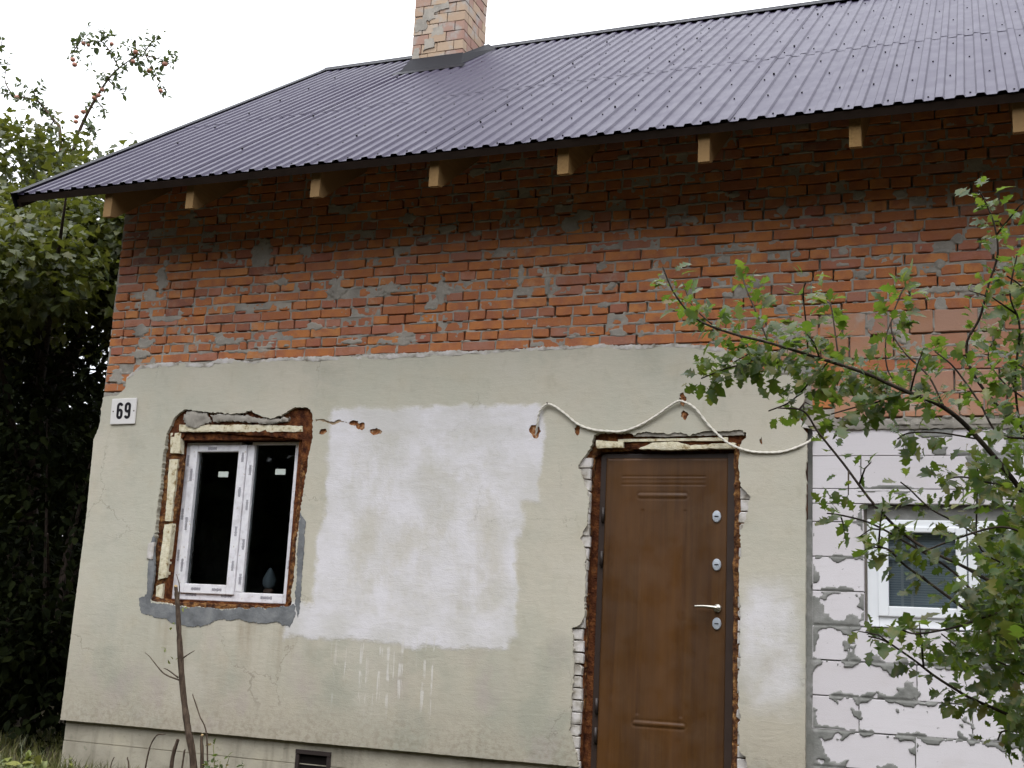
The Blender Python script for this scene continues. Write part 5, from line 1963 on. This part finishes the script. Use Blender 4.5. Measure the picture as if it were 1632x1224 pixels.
# ---- hawthorn in front of the blocks
def hawthorn():
    rng = np.random.default_rng(15)
    Y0 = -5.2
    base = at(1760, 1300, Y0)
    base[2] = G(base[0], base[1])
    root = thing('hawthorn_bush', 'thorny green hawthorn bush with lobed leaves in front of the pale block wall', 'bush', tuple(base))
    tb = Bag()
    fork = at(1740, 1000, Y0)
    tb.tube(spline([base-np.array([0, 0, .1]), base*.5+fork*.5+np.array([.02, .03, 0]), fork, at(1700, 700, Y0)], 5), list(np.linspace(.030, .012, 16)), 8)
    link('trunk', tb.mesh('trunk', True), M['bark_grey'], root)
    S = [ # path in the picture, depth offset at base and tip, radius
        ([(1735, 960), (1640, 800), (1560, 700), (1505, 650), (1440, 622), (1380, 595), (1335, 580), (1290, 566), (1225, 546), (1165, 531), (1110, 508), (1075, 468), (1056, 425)], .0, -.15, .0085),
        ([(1338, 582), (1333, 545), (1325, 490), (1318, 480)], 0, .06, .003), ([(1288, 566), (1285, 520), (1280, 468), (1284, 450)], 0, -.08, .003),
        ([(1225, 547), (1208, 505), (1190, 462), (1183, 440)], 0, .08, .003), ([(1165, 531), (1140, 520), (1121, 505), (1102, 485), (1088, 450)], 0, .05, .003),
        ([(1440, 622), (1400, 640), (1360, 650), (1325, 660)], 0, -.1, .003), ([(1250, 553), (1215, 575), (1165, 585), (1130, 598), (1118, 603)], 0, -.1, .003),
        ([(1180, 536), (1195, 560), (1170, 577)], 0, -.06, .0025), ([(1320, 577), (1290, 610), (1260, 640), (1225, 655)], 0, .05, .003),
        ([(1735, 800), (1640, 700), (1560, 610), (1520, 640), (1505, 650)][:3]+[(1540, 553), (1562, 505), (1575, 455), (1590, 405), (1585, 360), (1572, 325), (1560, 303)], .1, .0, .0055),
        ([(1690, 900), (1600, 930), (1530, 900), (1455, 862), (1395, 806), (1345, 740), (1305, 690), (1280, 655), (1240, 650)], -.1, -.2, .0055),
        ([(1690, 1000), (1600, 990), (1520, 912), (1450, 868), (1390, 835), (1345, 822), (1318, 818)], .1, .15, .005),
        ([(1690, 1050), (1600, 1010), (1540, 972), (1480, 928), (1441, 900), (1416, 876), (1392, 872)], -.1, -.15, .0055),
        ([(1720, 1190), (1632, 1150), (1552, 1115), (1525, 1100), (1489, 1077), (1454, 1050), (1411, 1022), (1384, 1014)], 0, -.1, .0055),
        ([(1600, 900), (1560, 870), (1557, 800), (1558, 750), (1552, 720)], .1, .1, .003),
        ([(1690, 930), (1620, 900), (1540, 842), (1485, 812), (1450, 780), (1435, 768)], .2, .2, .004),
        ([(1700, 800), (1660, 720), (1630, 690), (1600, 760), (1585, 800)][:3]+[(1618, 610), (1625, 520), (1610, 470), (1622, 400)], 0, -.1, .005),
        ([(1640, 700), (1590, 690), (1560, 640), (1520, 585), (1490, 560)], -.1, -.1, .0035), ([(1560, 700), (1500, 690), (1450, 690), (1430, 700)], .1, .1, .003),
        ([(1505, 650), (1480, 600), (1440, 560), (1420, 520), (1435, 470), (1445, 455)], 0, .1, .0035), ([(1440, 622), (1415, 590), (1412, 540), (1425, 500)], .05, .1, .003),
        ([(1690, 1120), (1640, 1080), (1580, 1050), (1540, 1040), (1500, 1010)], .15, .2, .004), ([(1690, 1180), (1640, 1170), (1600, 1165), (1590, 1180)], .1, .1, .003),
        ([(1690, 760), (1640, 780), (1580, 770), (1530, 760), (1490, 770)], 0, 0, .004), ([(1690, 850), (1640, 850), (1590, 840), (1520, 860), (1470, 880)], -.2, -.2, .004),
        ([(1690, 950), (1640, 960), (1580, 980), (1520, 1000), (1460, 1010), (1430, 1000)], -.2, -.25, .004), ([(1640, 640), (1600, 610), (1575, 570), (1590, 530)], .2, .2, .003),
        ([(1700, 560), (1660, 520), (1630, 460), (1605, 440)], .0, -.1, .003), ([(1700, 620), (1640, 590), (1600, 570)], -.1, -.1, .003),
    ]
    S = [(a, b_, c_, r_*.66) for a, b_, c_, r_ in S]
    P_, D_, U_ = [], [], []
    for i, (s, d0, d1, r0) in enumerate(S):
        n = len(s)
        pts = spline([at(a, b_, Y0+d0+(d1-d0)*k/(n-1)) for k, (a, b_) in enumerate(s)], 6)
        bb = Bag()
        bb.tube(pts, list(np.linspace(r0, .0016, len(pts))), 6)
        link('branch', bb.mesh('branch', True), M['bark_grey'], root)
        big = r0 > .003
        k0 = len(pts)//4 if big else 0
        thin = i == 10
        for k in range(k0, len(pts)-1):
            if rng.random() < (.72 if not thin else .45):
                cnt = (rng.integers(3, 7) if i in (0, 5, 6, 8) else (rng.integers(1, 4) if i in (11, 12, 14, 15, 24, 25) else rng.integers(2, 5))) if not thin else rng.integers(1, 3)
                t = pts[k+1]-pts[k]
                t = t/np.linalg.norm(t)
                for _ in range(cnt):
                    r = rng.normal(size=3)
                    r -= t*(r@t)
                    r /= np.linalg.norm(r)
                    P_.append(pts[k]+t*rng.uniform(0, .02)+r*rng.uniform(.004, .034))
                    D_.append(r*.9+t*.4+np.array([0, 0, .1]))
                    U_.append(np.array([0, -.45, 1.0])+rng.normal(size=3)*.45)
        # thorns / side twigs
        if big:
            for _ in range(3):
                k = rng.integers(k0, len(pts)-1)
                e = pts[k]+np.array([rng.normal(0, .06), rng.normal(0, .06), rng.uniform(-.07, .09)])
                bt = Bag()
                bt.tube([pts[k], pts[k]*.5+e*.5+np.array([0, 0, .01]), e], [.0022, .0017, .001], 5)
                link('twig', bt.mesh('twig', True), M['bark_grey'], root)
                for f in (.4, .6, .8, 1.0):
                    P_.append(pts[k]+(e-pts[k])*f)
                    D_.append(rng.normal(size=3)+(e-pts[k])*6)
                    U_.append(np.array([0, -.4, 1.0])+rng.normal(size=3)*.4)
    # the dense body at the right
    def region(polyg, n, ya, yb):
        pg = np.array(polyg, float)
        mn, mx_ = pg.min(0), pg.max(0)
        out = []
        while len(out) < n:
            q = rng.uniform(mn, mx_)
            if inside(q[None], pg)[0]:
                c = at(q[0], q[1], Y0+rng.uniform(ya, yb))
                k = rng.integers(3, 7)
                for _ in range(k):
                    out.append(c+rng.normal(0, .022, 3))
        return out
    ex = region([(1700, 640), (1580, 700), (1550, 760), (1570, 850), (1565, 930), (1515, 1000), (1530, 1080), (1590, 1160), (1700, 1180)], 720, -.25, .35)
    ex += region([(1720, 1000), (1590, 840), (1560, 930), (1540, 1040), (1610, 1150), (1720, 1180)], 850, -.3, .45)
    ex += region([(1700, 420), (1600, 460), (1560, 560), (1500, 620), (1540, 680), (1700, 700)], 80, -.2, .3)
    ex += region([(1440, 700), (1540, 690), (1560, 820), (1480, 900), (1420, 860)], 8, -.1, .3)
    ex += region([(1150, 540), (1250, 560), (1350, 590), (1440, 620), (1440, 650), (1330, 620), (1200, 580)], 190, -.12, .12)
    ex += region([(1740, 300), (1640, 500), (1650, 1200), (1900, 1200), (1950, 300)], 500, -.4, .5)
    ex += region([(1060, 440), (1100, 480), (1200, 530), (1300, 560), (1290, 520), (1180, 480), (1090, 430)], 8, -.1, .1)
    ex += region([(1500, 560), (1600, 480), (1640, 520), (1620, 640), (1520, 640)], 25, -.1, .15)
    n0 = len(P_)
    ex = np.array(ex)
    P_ = np.concatenate([np.array(P_), ex])
    D_ = np.concatenate([np.array(D_), rng.normal(size=ex.shape)+np.array([-.3, -.2, -.1])])
    U_ = np.concatenate([np.array(U_), np.array([0, -.5, 1.0])+rng.normal(size=ex.shape)*.5])
    sz = .0325*rng.uniform(.45, 1.25, len(P_))
    put_leaves(P_, D_, U_, sz, 'hawthorn', M['hawthorn_leaf'], rng, root, 300, .22, .25)
hawthorn()

# ---- pruned sapling by the small window and the stubs round it
def cut_stick(name, label, cat, pts, r0, r1, mat, twigs=(), group=None, capmat='cut_wood'):
    p0 = np.array(pts[0])
    root = thing(name, label, cat, tuple(p0), group)
    q = spline(pts, 7)
    rr = np.linspace(r0, r1, len(q)) + np.random.default_rng(int(p0[0]*1000) & 255).normal(0, r0*.06, len(q))
    b_ = Bag()
    b_.tube(q, list(rr), 9)
    link('stem', b_.mesh('stem', True), M[mat], root)
    e, d = q[-1], q[-1]-q[-2]
    d = d/np.linalg.norm(d)
    c_ = Bag()
    c_.tube([e-d*.004, e+d*.006+np.array([.004, 0, 0])], [r1*.98, r1*.80], 9)
    link('cut_end', c_.mesh('cut_end'), M[capmat], root)
    for tw in twigs:
        t_b = Bag()
        z = spline(tw, 5)
        t_b.tube(z, list(np.linspace(.0055, .002, len(z))), 5)
        link('twig', t_b.mesh('twig', True), M[mat], root)
    return root

YS = -1.2
def A(*q, Y=YS):
    return [at(a, b_, Y) for a, b_ in q]
sp = A((316, 1262), (308, 1215), (299, 1160), (291, 1095), (286, 1020), (283, 965), (280, 934))
sp[0][2] = G(sp[0][0], YS)-.05
sapl = cut_stick('sapling', 'bare pruned sapling stem with a pale sawn top under the small window', 'sapling', sp, .025, .013, 'bark_brown',
                 [A((286, 1084), (262, 1074), (246, 1056), (238, 1046), (231, 1040)), A((284, 1080), (268, 1068), (261, 1065)), A((290, 1050), (300, 1043), (310, 1037)), A((284, 965), (286, 935), (281, 915))])
rng0 = np.random.default_rng(2)
pp = np.array([at(a, b_, YS) for a, b_ in ((292, 968), (297, 970), (276, 995), (272, 1000), (264, 1034), (268, 1052), (275, 1051), (280, 1052), (263, 1040))])
leaf_objects(pp, rng0.normal(size=pp.shape), np.array([0, -.6, 1.])+rng0.normal(size=pp.shape)*.3, np.full(len(pp), .035), 'simple', M['weed_leaf'], rng0, sapl)
def stub(label, path, r0, r1, mat='bark_brown', name='cut_stem', cap='bark_brown', Y=YS):
    q = A(*path, Y=Y)
    q[0][2] = G(q[0][0], Y)-.04
    return cut_stick(name, label, 'stem', q, r0, r1, mat, (), 'cut stems left in front of the plinth', cap)
stub('dark thick cut stem slanting beside the pruned sapling', [(270, 1262), (274, 1215), (283, 1180)], .013, .011)
stub('thin forked dead stem left of the thick dark cut stem', [(225, 1262), (235, 1206), (248, 1174), (262, 1170)], .006, .003)
stub('slim stem with a torn yellow tip close to the sapling foot', [(326, 1262), (322, 1210), (321, 1182), (322, 1172)], .012, .009, 'bark_brown', cap='cut_wood')
stub('short thin stub between the dark cut stem and the sapling', [(285, 1262), (290, 1225), (294, 1196)], .007, .005)
stub('long thin bare stem rising just behind the torn yellow tip', [(334, 1262), (330, 1180), (318, 1140), (307, 1107)], .006, .003)
stub('low leaning twig farthest from the sapling along the plinth', [(172, 1262), (176, 1225), (181, 1208)], .005, .003)
stub('short upright stub midway along the plinth between the dead stems', [(206, 1262), (205, 1225), (203, 1208)], .006, .004)

def leafy_weed(name, label, cx, cy, Y, n, h, spread, size, kind, mat, seed, group=None):
    rng = np.random.default_rng(seed)
    p = at(cx, cy, Y)
    z0 = G(p[0], Y)
    root = thing(name, label, 'weed', (p[0], Y, z0), group)
    P_, D_, U_ = [], [], []
    for k in range(n):
        e = np.array([p[0]+rng.normal(0, spread), Y+rng.normal(0, spread), z0+h*rng.uniform(.5, 1.0)])
        s = np.array([p[0]+rng.normal(0, .02), Y+rng.normal(0, .02), z0-.03])
        q = spline([s, s*.4+e*.6+np.array([0, 0, .04]), e], 4)
        bb = Bag()
        bb.tube(q, list(np.linspace(.004, .002, len(q))), 5)
        link('stem', bb.mesh('stem', True), M['weed_leaf'], root)
        for f in np.linspace(.45, 1, 5):
            for s_ in (-1, 1):
                P_.append(s+(e-s)*f+rng.normal(0, .006, 3))
                D_.append(rng.normal(size=3)+np.array([s_*.8, -.2, .3]))
                U_.append(np.array([0, -.4, 1.])+rng.normal(size=3)*.3)
    leaf_objects(np.array(P_), np.array(D_), np.array(U_), size*rng.uniform(.7, 1.2, len(P_)), kind, M[mat], rng, root)
leafy_weed('leafy_weed', 'small green weed with divided leaves at the sapling foot', 352, 1215, -1.15, 9, at(345, 1186, -1.15)[2]-G(at(352, 1215, -1.15)[0], -1.15), .07, .042, 'hawthorn', 'hawthorn_leaf', 61)
leafy_weed('leafy_weed', 'yellow green weed with pointed leaves beside the wall corner', 62, 1222, -.6, 6, .17, .07, .085, 'simple', 'weed_leaf', 62)
leafy_weed('leafy_weed', 'low pale weed at the very edge of the shade by the dark bushes', 14, 1222, -.5, 5, .15, .06, .07, 'simple', 'weed_leaf', 63)
leafy_weed('leafy_weed', 'sparse weed against the plinth between corner and dead stems', 128, 1222, -.25, 5, .16, .07, .045, 'simple', 'weed_leaf', 64)

# ---- rough grass
def grass():
    rng = np.random.default_rng(31)
    n = 26000
    x = rng.uniform(-11, 2.5, n)
    y = -rng.random(n)**1.5*5.5-.02
    m = x < -6.7
    y = np.where(m & (rng.random(n) < .4), rng.uniform(-.5, 2.0, n), y)
    z = ground_z(x, y)
    h = rng.uniform(.06, .16, n)*(1+.35*fbm(x*2, y*2, 3, 2))
    a = rng.uniform(0, 2*math.pi, n)
    w = rng.uniform(.003, .006, n)
    lean = rng.normal(0, .45, (n, 2))*h[:, None]
    c, s = np.cos(a)*w, np.sin(a)*w
    V = np.zeros((n, 5, 3))
    V[:, 0] = np.stack([x-c, y-s, z-.02], 1)
    V[:, 1] = np.stack([x+c, y+s, z-.02], 1)
    V[:, 2] = np.stack([x+c*.7+lean[:, 0]*.35, y+s*.7+lean[:, 1]*.35, z+h*.6], 1)
    V[:, 3] = np.stack([x-c*.7+lean[:, 0]*.35, y-s*.7+lean[:, 1]*.35, z+h*.6], 1)
    V[:, 4] = np.stack([x+lean[:, 0], y+lean[:, 1], z+h], 1)
    b_ = np.arange(n)[:, None]*5
    T = np.concatenate([b_+np.array([0, 1, 2]), b_+np.array([0, 2, 3]), b_+np.array([3, 2, 4])], 1).reshape(-1, 3)
    me = mesh_fast('grass', V.reshape(-1, 3), T, True)
    tone = np.repeat(rng.random(n), 3).astype(np.float32)
    if len(me.polygons) == len(tone):
        at2 = me.attributes.new('tone', 'FLOAT', 'FACE')
        at2.data.foreach_set('value', tone)
    link('grass', me, M['grass'], None, None, 'stuff')
grass()

# ---- the overgrown garden on the other side of the yard, that the windows mirror
def woodland():
    rng = np.random.default_rng(77)
    blobs = []
    for k in range(22):
        x = -38+k*2.7+rng.normal(0, .5)
        y = -19+rng.normal(0, 1.5)+.02*(x+3)**2
        blobs.append(((x, y+1.5, rng.uniform(4.2, 5.2)), (2.2, 1.8, rng.uniform(4.6, 5.8)), 1))
    p, d = crown_points(rng, blobs, 50000, .3)
    p[:, 2] = np.maximum(p[:, 2], .1)
    q = np.stack([rng.uniform(-42, 18, 22000), rng.uniform(-25, -20.5, 22000), 5.5*rng.random(22000)**1.2+.05], 1)
    p = np.concatenate([p, q])
    d = np.concatenate([d, rng.normal(size=q.shape)])
    dirs = d+rng.normal(size=p.shape)
    ups = np.array([0, 0, 1.])+rng.normal(size=p.shape)
    leaves_mesh('woodland', p, dirs, ups, rng.uniform(.4, .75, len(p)), 'simple', M['shaded_leaf'], rng, None)
woodland()
